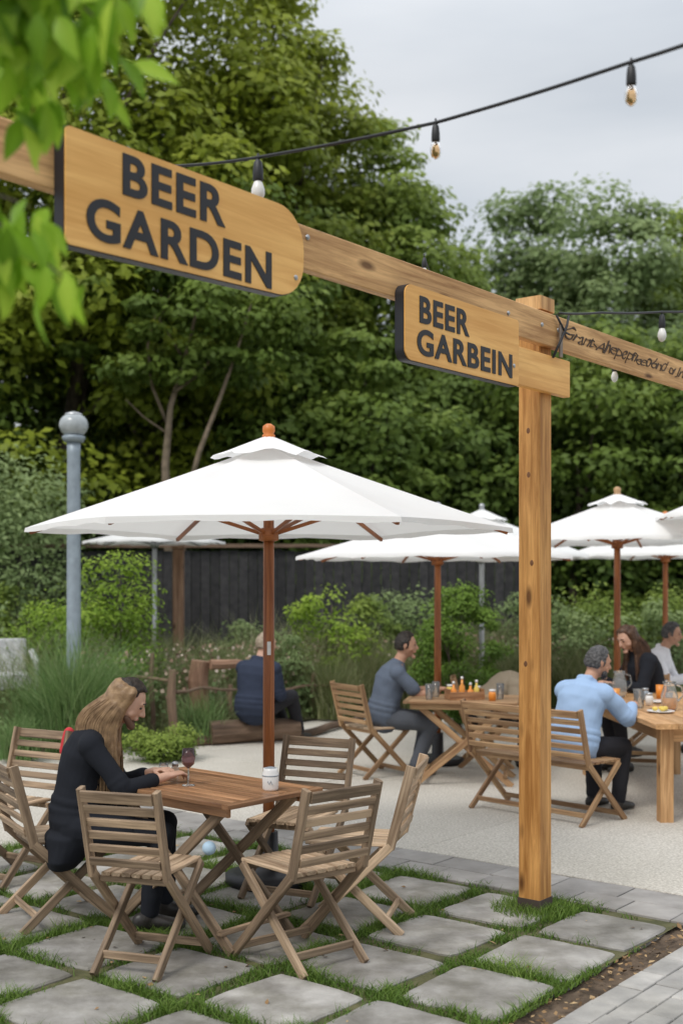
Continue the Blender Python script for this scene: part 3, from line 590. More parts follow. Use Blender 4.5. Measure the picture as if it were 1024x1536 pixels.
# ------------------------------------------------------------------ umbrellas
def umbrella(label,x,y,rim,apex,r,n,rot,polemat='pole',fin='orange',ventr=.24,base=True,pr=.035):
    t=empty('garden_umbrella',(x,y,0),rot,label,'umbrella')
    mb=MB(); mb.tube([(0,0,.05),(0,0,1),(0,0,apex-.05)],[pr,pr,pr*.9],14); mb.build('pole',M[polemat],t,True)
    if base: mb=MB(); mb.lathe([(.26,0),(.26,.05),(.2,.07),(.06,.08),(.055,.3)]); mb.build('base',M['dark'],t,True)
    mb=MB(); K=8; vs=[];rows=9
    cor=[Vector((math.cos(2*math.pi*k/n),math.sin(2*math.pi*k/n),0)) for k in range(n)]
    for i in range(rows+1):
        q=.04+.96*i/rows
        for k in range(n):
            for m in range(K):
                w=m/K; c=cor[k].lerp(cor[(k+1)%n],w); sg=math.sin(math.pi*w)
                vs.append((c.x*r*q*(1-.02*sg*q),c.y*r*q*(1-.02*sg*q),apex-.04-(apex-.04-rim)*q-.022*sg*math.sin(math.pi*q)-.004*math.sin(math.pi*q)+.012*sg*(q**4)))
    W=n*K
    for k in range(W):
        v=vs[rows*W+k]; wv=.006*math.sin(k*1.9); vs.append((v[0]*1.004,v[1]*1.004,v[2]-.03+wv))
    mb.add(vs,[(i*W+k,i*W+(k+1)%W,(i+1)*W+(k+1)%W,(i+1)*W+k) for i in range(rows+1) for k in range(W)])
    mb.build('canopy',M['canopy'],t,n>6)
    mb=MB(); vs=[]
    for i in range(5):
        q=.06+.94*i/4
        for k in range(n):
            for m in range(K):
                w=m/K; c=cor[k].lerp(cor[(k+1)%n],w); sg=math.sin(math.pi*w); rr=r*ventr*q
                vs.append((c.x*rr,c.y*rr,apex+.02-(apex-rim)*ventr*1.12*q+.022*sg*q*(1 if i==4 else .4)+.010*math.sin(k*2.3+m)*q))
    mb.add(vs,[(i*W+k,i*W+(k+1)%W,(i+1)*W+(k+1)%W,(i+1)*W+k) for i in range(4) for k in range(W)]); mb.build('vent_cap',M['canopy'],t,True)
    mb=MB(); mb.lathe([(.03,apex-.02),(.04,apex+.015),(.03,apex+.025),(.038,apex+.04),(.036,apex+.07),(.015,apex+.085)]); mb.build('finial',M[fin],t,True)
    hz=rim-.03
    mb=MB(); mb.lathe([(.04,hz-.05),(.06,hz-.045),(.06,hz+.02),(.042,hz+.03)]); mb.build('hub',M[polemat],t,True)
    for k in range(n):
        c=cor[k]; mb=MB(); mb.board(c*.05+Vector((0,0,apex-.105)),c*r*.98+Vector((0,0,rim-.028)),.022,.024,c=.003); rb=mb.build('rib',M[polemat],t)
        q=.5; mb=MB(); mb.board(c*.055+Vector((0,0,hz)),c*r*q+Vector((0,0,apex-.105-(apex-.105-rim)*q-.03)),.02,.022,c=.003); mb.build('strut',M[polemat],rb)
    return t
um=umbrella('large white garden umbrella with orange finial over the front wooden table',-.436,7.2,2.12,2.66,1.46,6,0)
mb=MB(); mb.board((.004,-.036,1.36),(.004,-.036,1.44),.022,.004,up=(0,1,0),c=.001); mb.build('tag',M['ceramic'],um)
umbrella('white umbrella in the middle, second behind the front umbrella',(661-512)/1800*11.5,11.9,2.04,2.5,1.42,8,.2,fin='steel')
umbrella('white umbrella peeking out behind the middle umbrella',(722-512)/1800*15.5,15.5,2.12,2.72,1.42,8,.4,polemat='steel',fin='steel')
umbrella('white umbrella with tan finial right of the timber post',(925-512)/1800*12.5,12.5,2.22,2.7,1.3,8,.35,fin='tan')
umbrella('white umbrella behind the right umbrella with its own brown pole',(997-512)/1800*15.5,15.5,2.13,2.62,1.35,8,.1)
umbrella('white umbrella cut off by the right edge of the photo',4.15,11.4,2.42,2.95,1.2,8,.3)
umbrella('small distant white umbrella below the front umbrella left side, before the fence',(232-512)/1800*17,17,2.36,2.64,1.0,8,.2,polemat='steel',fin='steel')

# ------------------------------------------------------------------ chairs, bench, tables
def chair(label,loc,rz,w=.44,mat='chair',seatm='seat',name='folding_chair',cat='chair',group=None):
    t=empty(name,(loc[0],loc[1],0),rz,label,cat,group); hw=w/2
    for s in (-1,1):
        mb=MB(); x=s*hw; mb.board((x,-.325,.865),(x,-.215,.445),.026,.048,up=(0,1,0)); mb.board((x,-.221,.46),(x,.245,.0),.0262,.046,up=(0,1,0)); mb.build('back_post',M[mat],t)
        mb=MB(); x=s*(hw-.032); mb.board((x,.215,.435),(x,-.27,.0),.026,.044,up=(0,1,0)); mb.build('leg',M[mat],t)
    mb=MB(); n=max(6,int(round((w-.05)/.062))); wid=(w-.07)
    if w<.6:
        for k in range(n):
            x=-wid/2+wid*(k+.5)/n; mb.board((x,-.205,.452),(x,.235,.449),wid/n-.008,.018)
    else:
        for k in range(7): y=-.19+.4*k/6; mb.board((-wid/2,y,.450),(wid/2,y,.450),.052,.018)
    mb.build('seat',M[seatm],t)
    for y in (-.17,.2): mb=MB(); mb.board((-hw+.02,y,.424),(hw-.02,y,.424),.03,.03); mb.build('seat_rail',M[mat],t)
    mb=MB()
    for k in range(6):
        z=.52+.062*k; y=-.215-(z-.445)*.27+.02*math.cos((k-2.5)*.7)-.02; hh=.04 if k<5 else .055
        mb.board((-hw+.012,y,z),(hw-.012,y,z),hh,.016,up=(0,1,.27))
    mb.build('backrest',M[mat],t)
    for (y,z,ww) in ((.18,.055,hw-.01),(-.19,.075,hw-.04)):
        mb=MB(); mb.board((-ww,y,z),(ww,y,z),.038,.018,up=(0,1,0)); mb.build('stretcher',M[mat],t)
    return t
c1=chair('empty slatted folding chair at front left of the table, its back to the camera',(-.90,5.69),R(-18),w=.38)
mb=MB(); mb.ball((.185,.25,.495),.034); mb.build('ball_cap',M['ball'],c1,True,label='pale blue ball on the chair front corner')
chair('empty slatted folding chair at front right of the table, facing left',(-.20,5.76),R(40),w=.43)
chair('empty folding chair seen edge-on behind the front right chair',(.08,6.34),R(78),mat='seat')
chair('empty dark folding chair behind the table beside the umbrella pole',(-.27,6.93),R(155))
chair('folding chair at far left under the long-haired person',(-1.50,6.44),R(-60),w=.5)
chair('folding chair partly cut by the left edge, behind the occupied one',(-2.05,7.32),R(150))
chair('light slatted folding chair under the man in slate shirt',(.32,11.2),R(-58),w=.5,mat='chair_far',seatm='seat')
chair('two-seat slatted folding bench passing behind the timber post, under the man in light blue',(1.58,9.32),R(-47),w=1.12,mat='chair_far',seatm='chair_far',name='folding_bench',cat='bench')
chair('folding chair under the bent person in tan behind the timber post',(1.42,11.75),R(-95),mat='chair_far')
chair('folding chair under the woman in black jacket at the far table end',(3.0,11.85),R(165),mat='chair_far')
chair('folding chair under the man in white shirt at the right edge',(3.32,12.9),R(-100),mat='chair_far')
def xtable(label,x,y,rz,w,l,h=.745,mat='table'):
    t=empty('folding_table',(x,y,0),rz,label,'table'); mb=MB(); n=int(round(w/.072))
    for k in range(n):
        xx=-w/2+w*(k+.5)/n; mb.board((xx,-l/2+.05,h-.011),(xx,l/2-.05,h-.011),w/n-.006,.022,c=.003)
    for s in (-1,1): mb.board((-w/2,s*(l/2-.024),h-.011),(w/2,s*(l/2-.024),h-.011),.046,.024,c=.003)
    mb.build('tabletop',M[mat],t)
    for s in (-1,1): mb=MB(); mb.board((s*(w/2-.06),-l/2+.06,h-.05),(s*(w/2-.06),l/2-.06,h-.05),.022,.05,up=(0,0,1)); mb.build('apron_rail',M[mat],t)
    for s in (-1,1):
        for d in (-1,1):
            mb=MB(); xx=s*(w/2-.09-(0.026 if d>0 else 0)); mb.board((xx,d*(l/2-.12),h-.04),(xx,-d*(l/2-.1),0),.024,.055,up=(0,1,0)); mb.build('leg',M['chair' if mat=='table' else mat],t)
    for d in (-1,1):
        mb=MB(); mb.board((-w/2+.09,d*(l/2-.16),.09),(w/2-.09,d*(l/2-.16),.09),.04,.02); mb.build('stretcher',M['chair' if mat=='table' else mat],t)
xtable('front wooden slatted folding table where the long-haired person sits',-.71,6.24,math.atan2(.75,.66),.66,1.06)
xtable('wooden folding table with condiments by the man in slate shirt',1.12,10.85,R(80),.75,1.05,mat='chair_far')
t=empty('farm_table',(2.76,10.1,0),R(3),'long thick-legged wooden table at the right with drinks on it','table')
mb=MB()
for k in range(6): x=-.52+1.04*(k+.5)/6; mb.board((x,-1.25,.73),(x,1.25,.73),1.04/6-.005,.04)
mb.build('tabletop',M['farm'],t)
for sx in (-1,1):
    for sy in (-1,1): mb=MB(); mb.board((sx*.4,sy*1.1,0),(sx*.4,sy*1.1,.708),.1,.1,up=(0,1,0)); mb.build('leg',M['farm'],t)
for sx in (-1,1): mb=MB(); mb.board((sx*.4,-1.04,.65),(sx*.4,1.04,.65),.03,.1,up=(0,0,1)); mb.build('apron_rail',M['farm'],t)
for sy in (-1,1): mb=MB(); mb.board((-.34,sy*1.1,.65),(.34,sy*1.1,.65),.03,.1,up=(0,0,1)); mb.build('apron_rail',M['farm'],t)

# ------------------------------------------------------------------ tableware
def item(name,x,y,z,parts,label,cat,group=None):
    t=empty(name,(x,y,z+.001),0,label,cat,group)
    for (pn,prof,mat) in parts:
        mb=MB(); mb.lathe(prof,n=22); mb.build(pn,M[mat],t,True)
    return t
def glass_prof(r,h,w=.002): return [(r*.85,0),(r,h),(r-w,h),(r*.85-w,.006)]
TZ=.745
item('wine_glass',-.79,6.20,TZ,[('foot',[(.034,0),(.034,.003),(.006,.008)],'glass'),('stem',[(.004,.008),(.0035,.08),(.006,.088)],'glass'),('bowl',[(.006,.088),(.03,.11),(.036,.14),(.03,.19),(.028,.19),(.034,.14),(.028,.112),(.005,.093)],'smoke')],'stemmed smoky wine glass on the front table','glass')
item('glass_jar',-.95,6.42,TZ,[('jar',[(.03,0),(.032,.05),(.024,.065),(.024,.08),(.022,.08),(.022,.064),(.03,.05),(.028,.005)],'glass')],'small clear glass jar near the hands of the long-haired person','jar')
item('salt_shaker',-.90,6.5,TZ,[('body',[(.02,0),(.022,.03),(.017,.055)],'glass'),('lid',[(.018,.056),(.018,.072),(.008,.08)],'steel')],'small shaker with metal lid behind the glass jar','shaker')
mug=item('ceramic_mug',-.358,6.06,TZ,[('cup',[(.036,0),(.041,.01),(.042,.085),(.036,.098),(.036,.112),(.033,.112),(.032,.09),(.037,.08),(.036,.012)],'ceramic'),('lid',[(.034,.103),(.032,.112),(.012,.118)],'bluegrey'),('band',[(.0425,.072),(.0428,.078)],'bluegrey')],'white ceramic mug near the right corner of the front table','mug')
mb=MB(); mb.tube([(-.012,-.0415,.05),(-.004,-.043,.035),(.004,-.043,.052),(.012,-.0415,.032)],.0022,6); mb.build('motif',M['bluegrey'],mug)
ct=empty('condiment_caddy',(1.10,10.75,TZ+.001),.2,'small wooden caddy on the table by the man in slate shirt','caddy')
mb=MB(); mb.box(-.16,.16,-.09,.09,0,.012); mb.board((-.16,-.085,.04),(.16,-.085,.04),.012,.06); mb.board((-.16,.085,.04),(.16,.085,.04),.012,.06); mb.board((-.155,-.08,.05),(-.155,.08,.05),.012,.09); mb.board((.155,-.08,.05),(.155,.08,.05),.012,.09); mb.build('tray',M['table'],ct)
for i,(dx,dy,m,h,lab) in enumerate([(-.1,-.03,'orangej',.12,'orange sauce bottle at the left of the wooden caddy'),(-.02,.02,'amber',.16,'amber bottle second in the wooden caddy'),(.05,-.03,'orangej',.11,'orange sauce bottle third in the wooden caddy'),(.11,.02,'yellow',.13,'yellow sauce bottle at the right of the caddy')]):
    item('sauce_bottle',1.10+dx,10.75+dy,TZ+.014,[('bottle',[(.024,0),(.026,.01),(.026,h*.6),(.011,h*.75),(.01,h)],m),('cap',[(.012,h+.001),(.012,h+.02),(.008,h+.026)],'ceramic')],lab,'bottle')
for (x,y,lab) in [(.78,10.7,'clear tumbler nearest the man in slate shirt'),(.86,10.95,'second clear tumbler left of the caddy'),(1.42,10.75,'clear tumbler right of the caddy near the timber post')]:
    item('tumbler',x,y,TZ,[('tumbler',glass_prof(.036,.14),'glass')],lab,'glass')
for (x,y,m,lab) in [(1.33,10.6,'orangej','orange jar right of the caddy'),(1.0,11.1,'yellow','yellow jar behind the caddy'),(1.24,10.95,'ceramic','white jar behind the caddy')]:
    item('condiment_jar',x,y,TZ,[('jar',[(.03,0),(.032,.06),(.026,.08)],m),('lid',[(.028,.081),(.028,.1)],'ceramic')],lab,'jar')
FZ=.751
def pitcher(x,y,lab,liq):
    t=empty('glass_pitcher',(x,y,FZ),0,lab,'pitcher')
    mb=MB(); mb.lathe([(.05,0),(.065,.03),(.068,.12),(.045,.2),(.055,.235),(.052,.235),(.042,.2),(.064,.12),(.061,.032),(.047,.006)]); mb.build('body',M['glass'],t,True)
    mb=MB(); mb.tube([(.045,0,.21),(.1,0,.19),(.11,0,.12),(.066,0,.07)],.007,8); mb.build('handle',M['glass'],t,True)
    if liq: mb=MB(); mb.lathe([(.045,.008),(.058,.034),(.061,.1)]); mb.build('drink',M[liq],t,True)
pitcher(2.66,9.75,'glass pitcher with amber drink at the right edge of the long table','amber'); pitcher(2.52,10.9,'tall clear glass pitcher before the woman in black jacket',None)
for (x,y,h,m,lab) in [(2.47,9.95,.14,'glass','clear tumbler on the long table by the hand of the man in light blue'),(2.55,10.35,.12,'glass','clear tumbler in the middle of the long table'),(2.33,11.15,.15,'glass','clear tumbler at the far left corner of the long table'),(2.42,10.95,.12,'glass','short tumbler beside the far left corner of the long table'),(2.75,10.1,.11,'glass','clear tumbler beside the amber pitcher'),(2.85,10.75,.12,'orangej','orange tumbler in front of the woman in black jacket'),(2.42,10.6,.10,'amber','amber tumbler left of the tall clear pitcher'),(2.9,9.5,.13,'glass','clear tumbler at the right frame edge')]:
    item('tumbler',x,y,FZ,[('tumbler',glass_prof(.038,h),m)],lab,'glass')
for (x,y,m,lab) in [(2.60,10.15,'ceramic','white lidded jar in the middle of the long table'),(2.68,10.6,'bluegrey','grey lidded jar on the long table before the woman in black')]:
    item('condiment_jar',x,y,FZ,[('jar',[(.03,0),(.034,.06),(.026,.085)],m),('lid',[(.028,.086),(.028,.105)],'steel')],lab,'jar')
for (x,y,lab) in [(2.55,9.6,'white plate near the end of the long table'),(2.75,10.38,'white plate in the middle of the long table')]:
    item('plate',x,y,FZ,[('plate',[(.06,0),(.11,.012),(.108,.016),(.06,.006)],'ceramic')],lab,'plate')
mb=MB()
for k in range(7): mb.ball((2.55+random.uniform(-.05,.05),9.6+random.uniform(-.05,.05),FZ+.03),.025,.022,.018)
mb.remesh('food_portion',M['yellow'],None,.006,1,label='yellow food portion on the nearest plate',cat='food')
mb=MB(); mb.box(2.72,2.95,9.2,9.32,FZ,FZ+.012); mb.remesh('napkin',M['red'],None,.005,2,.004,label='folded red napkin at the right edge of the long table',cat='napkin')
cx_=Vector((-2.05,7.32,0))+Matrix.Rotation(R(150),3,'Z')@Vector((-.19,-.34,.80))
mb=MB(); mb.cap(cx_+Vector((-.02,-.03,-.06)),cx_+Vector((.01,-.01,.055)),.022,.03); mb.cap(cx_+Vector((.03,.03,-.03)),cx_+Vector((.01,.01,.055)),.02,.03); mb.remesh('red_cloth',M['red'],None,.006,3,.01,label='small red cloth hung over the chair back behind the long-haired person',cat='cloth')

# ------------------------------------------------------------------ people
def ik(a,t,l1,l2,pole):
    d=t-a; L=min(d.length,l1+l2-.004); d.normalize(); t=a+d*L; x=(l1*l1-l2*l2+L*L)/(2*L); h=math.sqrt(max(0,l1*l1-x*x)); p=pole-d*pole.dot(d); p.normalize()
    return a+d*x+p*h,t
def crm(pts,q4=5):
    sm=[];n=len(pts)
    for i in range(n-1):
        p0=pts[max(i-1,0)];p1=pts[i];p2=pts[i+1];p3=pts[min(i+2,n-1)]
        for q in range(q4):
            t=q/q4; sm.append(.5*((2*p1)+(p2-p0)*t+(2*p0-5*p1+4*p2-p3)*t*t+(3*p1-p0-3*p2+p3)*t**3))
    sm.append(pts[-1]); return sm
def person(label,loc,yaw,top='f_black',pants='f_char',skin='skin',hair='h_dark',style='short',seat=.46,lean=(4,24),nk=10,head=(25,0),hl=(.4,.1,.78),hr=(.4,-.1,.78),fl=(.42,.12,.0),fr=(.42,-.12,.0),sleeve=1.0,male=True,vox=.007,curl=25,skirt=0,puff=.014,beard=False,epole=-.8,collar=None,folds=.022):
    root=empty('person',(loc[0],loc[1],0),yaw,label,'person')
    Yv=Vector((0,1,0)); pel=Vector((0,0,seat+.10)); sw=.185 if male else .16; gir=1.0 if male else .9
    sp=[pel]; tg=[]
    for i in range(6):
        a=R(lean[0]+(lean[1]-lean[0])*(i+.5)/6); d=Vector((math.sin(a),0,math.cos(a))); tg.append(d); sp.append(sp[-1]+d*.083)
    tg.append(tg[-1])
    def fw(d): return Vector((d.z,0,-d.x))
    def torso(mb,inf):
        W=[.168,.158,.148,.156,.172,.176,.085]; D=[.125,.118,.108,.112,.118,.098,.068]; secs=[(pel-Vector((0,0,.075)),Yv*(.15*gir+inf),fw(tg[0])*(.11+inf))]
        for i in range(7):
            k=gir if i!=0 else 1
            if i==6 and inf: secs.append((sp[i]-tg[i]*.012,Yv*(.078+inf*.6),fw(tg[i])*(.064+inf*.6))); continue
            secs.append((sp[i],Yv*(W[i]*k+inf),fw(tg[i])*(D[i]+inf)))
        mb.loft(secs,24)
    na=R(lean[1]+nk); nd=Vector((math.sin(na),0,math.cos(na))); nb=sp[6]-tg[6]*.01; nt_=nb+nd*.085
    HM=Matrix.Rotation(R(head[1]),3,'Z')@Matrix.Rotation(R(head[0]),3,'Y')
    hc=nt_+HM@Vector((.028,0,.105))
    def hfn(p,s=1.0,add=0):
        x,y,z=p; X=x*.098;Yy=y*.077;Z=z*.12
        if z<0:
            Yy*=1-.30*z*z; X*=(1-.22*z*z) if x>0 else (1-.45*z*z)
            if x>0: X+=.012*z*z*x
        if x>.55: X-=.006*(x-.55)
        return Vector((X,Yy,Z))*s
    mb=MB(); torso(mb,0)
    mb.cap(nb-nd*.03,nt_+nd*.03,.056*gir,.052*gir); mb.ball(hc,1,fn=hfn,mat=HM,nu=28,nv=20)
    H=lambda x,y,z: hc+HM@Vector((x,y,z))
    mb.cap(H(.090,0,.022),H(.113,0,-.018),.008,.0125); mb.cap(H(.1,.009,-.022),H(.1,-.009,-.022),.009,.009)
    mb.cap(H(.082,.035,.036),H(.082,-.035,.036),.011,.011); mb.cap(H(.088,.014,-.05),H(.088,-.014,-.05),.0125,.0125); mb.cap(H(.082,.01,-.098),H(.082,-.01,-.098),.02,.02)
    mb.cap(H(.05,.045,-.03),H(.065,.03,-.02),.025,.02); mb.cap(H(.05,-.045,-.03),H(.065,-.03,-.02),.025,.02)
    for s in (-1,1): mb.ball(H(-.003,s*.079,-.002),.018,.009,.03,mat=HM,nu=12,nv=8)
    arms=[]
    for s,hand in ((1,hl),(-1,hr)):
        sh=sp[5]+Yv*s*sw+tg[5]*.0; wr=Vector(hand); el,wr=ik(sh,wr,.285,.25,Vector((-.35,s*.55,epole)))
        mb.cap(sp[5]+Yv*s*.08,sh,.07*gir,.056*gir); mb.cap(sh,el,.050*gir,.038*gir); mb.cap(el,wr,.038*gir,.025*gir)
        arms.append((sh,el,wr))
        d=(wr-el).normalized(); d=(d+Vector((0,-s*.15,-.1 if hand[2]>.7 else 0))).normalized(); nrm=Vector((0,0,1)); nrm=(nrm-d*nrm.dot(d)).normalized(); sd=d.cross(nrm)
        inner=sd if sd.y*s<0 else -sd
        pe=wr+d*.085; mb.loft([(wr,sd*.024,nrm*.018),(wr+d*.04,sd*.036,nrm*.015),(pe,sd*.038,nrm*.012)],14)
        for (o,L,r) in ((-.029,.056,.0075),(-.010,.072,.0082),(.010,.078,.0085),(.029,.068,.0082)):
            p=pe+inner*o-d*.008; ang=8
            for q in range(3):
                ang+=curl*(.7 if q==0 else 1); dd=(d*math.cos(R(ang))-nrm*math.sin(R(ang)))+inner*o*2; l=L*(.45,.32,.23)[q]; p2=p+dd*l; mb.cap(p,p2,r*(1-.1*q),r*(.92-.1*q),10); p=p2
        p=wr+d*.025+inner*.028; dd=(d*.75+inner*.6-nrm*.25).normalized(); p2=p+dd*.038; mb.cap(p,p2,.012,.010,10); dd=(d*.95+inner*.2-nrm*.35).normalized(); mb.cap(p2,p2+dd*.03,.010,.0085,10)
    legs=[]
    for s,ft in ((1,fl),(-1,fr)):
        hp=pel+Vector((.02,s*.09,-.03)); an=Vector(ft)+Vector((0,0,.085)); kn,an=ik(hp,an,.43,.42,Vector((1,s*.15,1.2))); legs.append((hp,kn,an))
        mb.cap(hp,kn,.080*gir,.050*gir); mb.cap(kn,an,.050*gir,.034*gir); mb.cap(an-Vector((.02,0,.035)),an+Vector((.13,0,-.055)),.034,.024)
    mb.remesh('body',M[skin],root,vox,3)
    mb=MB(); torso(mb,puff)
    for i,(sh,el,wr) in enumerate(arms):
        s=1-2*i; mb.cap(sp[5]+Yv*s*.08,sh,.074*gir+puff*.5,.058*gir+puff*.6); f1=min(1,sleeve*2)
        mb.cap(sh,sh.lerp(el,f1),.055*gir+puff*.5,(.045 if f1==1 else .055)*gir+puff*.4)
        if sleeve>.5: k=(sleeve-.5)*2; mb.cap(el,el.lerp(wr,k*.95),.043*gir+puff*.4,(.036)*gir+puff*.3)
        # bunched cloth rings at the bend of the elbow
        if sleeve>.5:
            for q in (.82,.93): c_=sh.lerp(el,q); mb.cap(c_-(el-sh).normalized()*.006,c_+(el-sh).normalized()*.006,.052*gir+puff*.45,.050*gir+puff*.45)
    # soft folds round the waist where the cloth gathers on a seated body
    for i,(dx,w_) in enumerate(((.01,.008),(.055,.012),(.10,.006))):
        j=min(5,int((dx)/.083)); c_=sp[j]+tg[j]*(dx-.083*j); mb.loft([(c_-tg[j]*.010,Yv*(.158*gir+puff+w_),fw(tg[j])*(.116+puff+w_)),(c_+tg[j]*.010,Yv*(.158*gir+puff+w_),fw(tg[j])*(.116+puff+w_))],22)
    if collar:
        for s in (-1,1): mb.cap(nb+fw(tg[5])*.03+Yv*s*.03,nb-fw(tg[5])*.055+Yv*s*.03+tg[5]*.02,.026,.026)
        mb.cap(nb-fw(tg[5])*.05+Yv*.04+tg[5]*.02,nb-fw(tg[5])*.05-Yv*.04+tg[5]*.02,.028,.028)
    if skirt:
        for (hp,kn,an) in legs: mb.cap(hp,hp.lerp(kn,skirt),.108,.09)
        mb.loft([(pel-Vector((.02,0,.075)),Yv*.19,Vector((.14,0,0))),(pel-Vector((.06,0,.2)),Yv*.18,Vector((.10,0,0)))],20)
    mb.remesh('top_garment',M[top],root,max(.008,vox),3,folds,.16)
    mb=MB(); mb.loft([(pel-Vector((0,0,.07)),Yv*.168,Vector((.128,0,0))),(pel+Vector((0,0,.06)),Yv*.172,Vector((.13,0,0)))],20)
    for (hp,kn,an) in legs: mb.cap(hp,kn,.097*gir,.072*gir); mb.cap(kn,an+Vector((0,0,.02)),.070*gir,.056*gir)
    mb.remesh('trousers',M[pants],root,.01,2,.014,.12)
    for (hp,kn,an) in legs:
        mb=MB(); z=an.z-.085; mb.loft([(Vector((an.x-.065,an.y,z+.045)),Yv*.033,Vector((0,0,.045))),(Vector((an.x,an.y,z+.048)),Yv*.038,Vector((0,0,.048))),(Vector((an.x+.1,an.y,z+.035)),Yv*.045,Vector((0,0,.034))),(Vector((an.x+.17,an.y,z+.027)),Yv*.036,Vector((0,0,.024)))],16); mb.cap((an.x-.01,an.y,z+.06),(an.x,an.y,z+.1),.045,.042); mb.remesh('shoe',M['shoe'],root,.008,2)
    for s in (-1,1):
        mb=MB(); mb.ball(H(.0845,s*.031,.014),.008,.013,.0065,mat=HM,nu=12,nv=8); mb.build('eye',M['eye'],root,True)
        mb=MB(); mb.cap(H(.0935,s*.016,.040),H(.088,s*.046,.043),.0045,.003,8); mb.build('eyebrow',M[hair if hair!='h_blonde' else 'h_dark'],root,True)
    mb=MB(); mb.ball(H(.0985,0,-.05),.004,.020,.0065,mat=HM,nu=14,nv=8); mb.build('mouth',M['lip'],root,True)
    hm=M[hair]; mb=MB(); long=style=='long'
    def hair_fn(p):
        q=hfn(p)*1.09
        if p.x>0:
            lim=.045 if p.z<.62 else .092
            q.x=min(q.x,.035 if p.z<.45 else lim)
        if p.z<-.25: q.z=max(q.z,-.055); q.x=min(q.x,-.01)
        return q+Vector((-.004,0,.006))
    mb.ball(hc,1,fn=hair_fn,mat=HM,nu=28,nv=20)
    if beard and beard!='stubble': mb.cap(H(.05,.05,-.07),H(.085,0,-.1),.022,.02); mb.cap(H(.05,-.05,-.07),H(.085,0,-.1),.022,.02)
    mb.remesh('hair',M['h_dark'] if hair=='h_blonde' else hm,root,.006,2,.012,.025,True)
    if beard=='stubble':
        mb=MB()
        for s in (-1,1): mb.cap(H(.045,s*.050,-.062),H(.086,s*.010,-.096),.0185,.0205)
        mb.remesh('beard',plain('short_stubble',(.16,.09,.06),.8),root,.006,2)
    if long:
        bk=-fw(tg[5]); 
        def path(a,s,off,ln,el):
            ca,sa=math.cos(R(a)),math.sin(R(a))*s
            p0=H(.092*ca*math.cos(el)-.004,.078*sa*math.cos(el),.115*math.sin(el)+.01)
            p1=H((.100+off)*ca-.012,(.083+off)*sa,-.03)
            b=Vector((0,0,-1)); f=fw(tg[5]); wf=max(0,1-max(0,a-72)/60)*.75
            p2=nb+f*(.085+off)*ca*1.15+Yv*(.085+off)*sa+tg[5]*.03+bk*.012
            p2=p2.lerp(p1+Vector((-.015,s*.012,-.13)),wf)
            p3=p2+b*ln*.5+f*(.03*ca)+Yv*sa*.02; p4=p3+b*ln*.5+f*.005*ca
            return [p0,p1,p2,p3,p4]
        mb=MB()
        for s in (-1,1):
            for a in (82,100,120,140,160,180):
                p=path(a,s,-.02,.26,.5); 
                for i in range(4): mb.cap(p[i],p[i+1],(.030,.032,.030,.025,.015)[i],(.032,.030,.025,.015)[i])
        mb.remesh('long_hair',hm,root,.007,4,.012,.04)
        mb=MB()
        for k in range(760):
            s=random.choice((-1,1)); a=random.uniform(72,180); p=path(a,s,random.uniform(.004,.014),random.uniform(.24,.38),random.uniform(-.1,1.2))
            ph=random.random()*9; sm=crm(p,5); n=len(sm)
            sm=[q+Vector((math.sin(i*.3+ph),math.cos(i*.33+ph),0))*.003*(i/n) for i,q in enumerate(sm)]
            mb.tube(sm,[.0021-.0014*(i/n)**2 for i in range(n)],4)
        mb.build('hair_strands',hm,root,True)
    return root
person('long-haired person in black sitting sideways at the front table looking down at their hands',(-1.38,6.27),R(6),'f_black','f_black','skin','h_blonde','long',lean=(2,26),nk=20,head=(30,-4),hl=(.40,.08,.79),hr=(.47,-.09,.79),male=False,skirt=.55,vox=.005,puff=.018,fl=(.45,.12,0),fr=(.38,-.12,0),sleeve=.84,folds=.016,beard='stubble')
nv=person('man in navy jacket with light brown hair on the curb log, back to the camera',(-.97,13.25),R(52),'f_navy','f_char','skin','h_grey',seat=.28,lean=(6,18),nk=4,head=(8,-20),hl=(.34,.05,.50),hr=(.34,-.05,.50),fl=(.62,.1,0),fr=(.58,-.1,0),puff=.04,collar=True)
nv.scale=(1.1,1.16,1.06)
person('dark-haired man in slate blue t-shirt sitting sideways at the condiment table',(.38,11.2),R(8),'f_slate','f_jean','skin2','h_dark',lean=(10,24),nk=6,head=(6,-12),hl=(.54,.1,.79),hr=(.52,-.07,.79),sleeve=.36,fl=(.36,.1,0),fr=(.30,-.1,0),puff=.024)
person('person in tan shirt bent low, mostly hidden behind the timber post',(1.36,11.75),R(-5),'f_tan','f_char','skin','h_brown',seat=.45,lean=(35,75),nk=8,head=(45,0),hl=(.5,.1,.55),hr=(.5,-.1,.55),puff=.03)
person('man in light blue shirt with greying hair on the bench, seen from behind',(1.78,9.22),R(42),'f_blue','f_char','skin2','h_pepper',seat=.45,lean=(10,34),nk=2,head=(14,-28),hl=(.45,.12,.82),hr=(.55,-.16,.82),puff=.034,sleeve=.92,beard=True,collar=True,folds=.03)
person('woman in black jacket with long brown hair leaning over the far table end',(2.98,11.5),R(196),'f_black','f_char','skin','h_brown','long',seat=.55,lean=(12,26),nk=12,head=(28,14),hl=(.46,.1,.84),hr=(.46,-.1,.84),male=False,puff=.038,fl=(.35,.1,0),fr=(.35,-.1,0))
person('man in white shirt with short dark hair turned away at the right edge',(3.30,12.85),R(-25),'f_white','f_char','skin2','h_pepper',seat=.5,lean=(8,24),nk=8,head=(10,0),hl=(.42,.1,.78),hr=(.42,-.1,.78),puff=.025,collar=True)

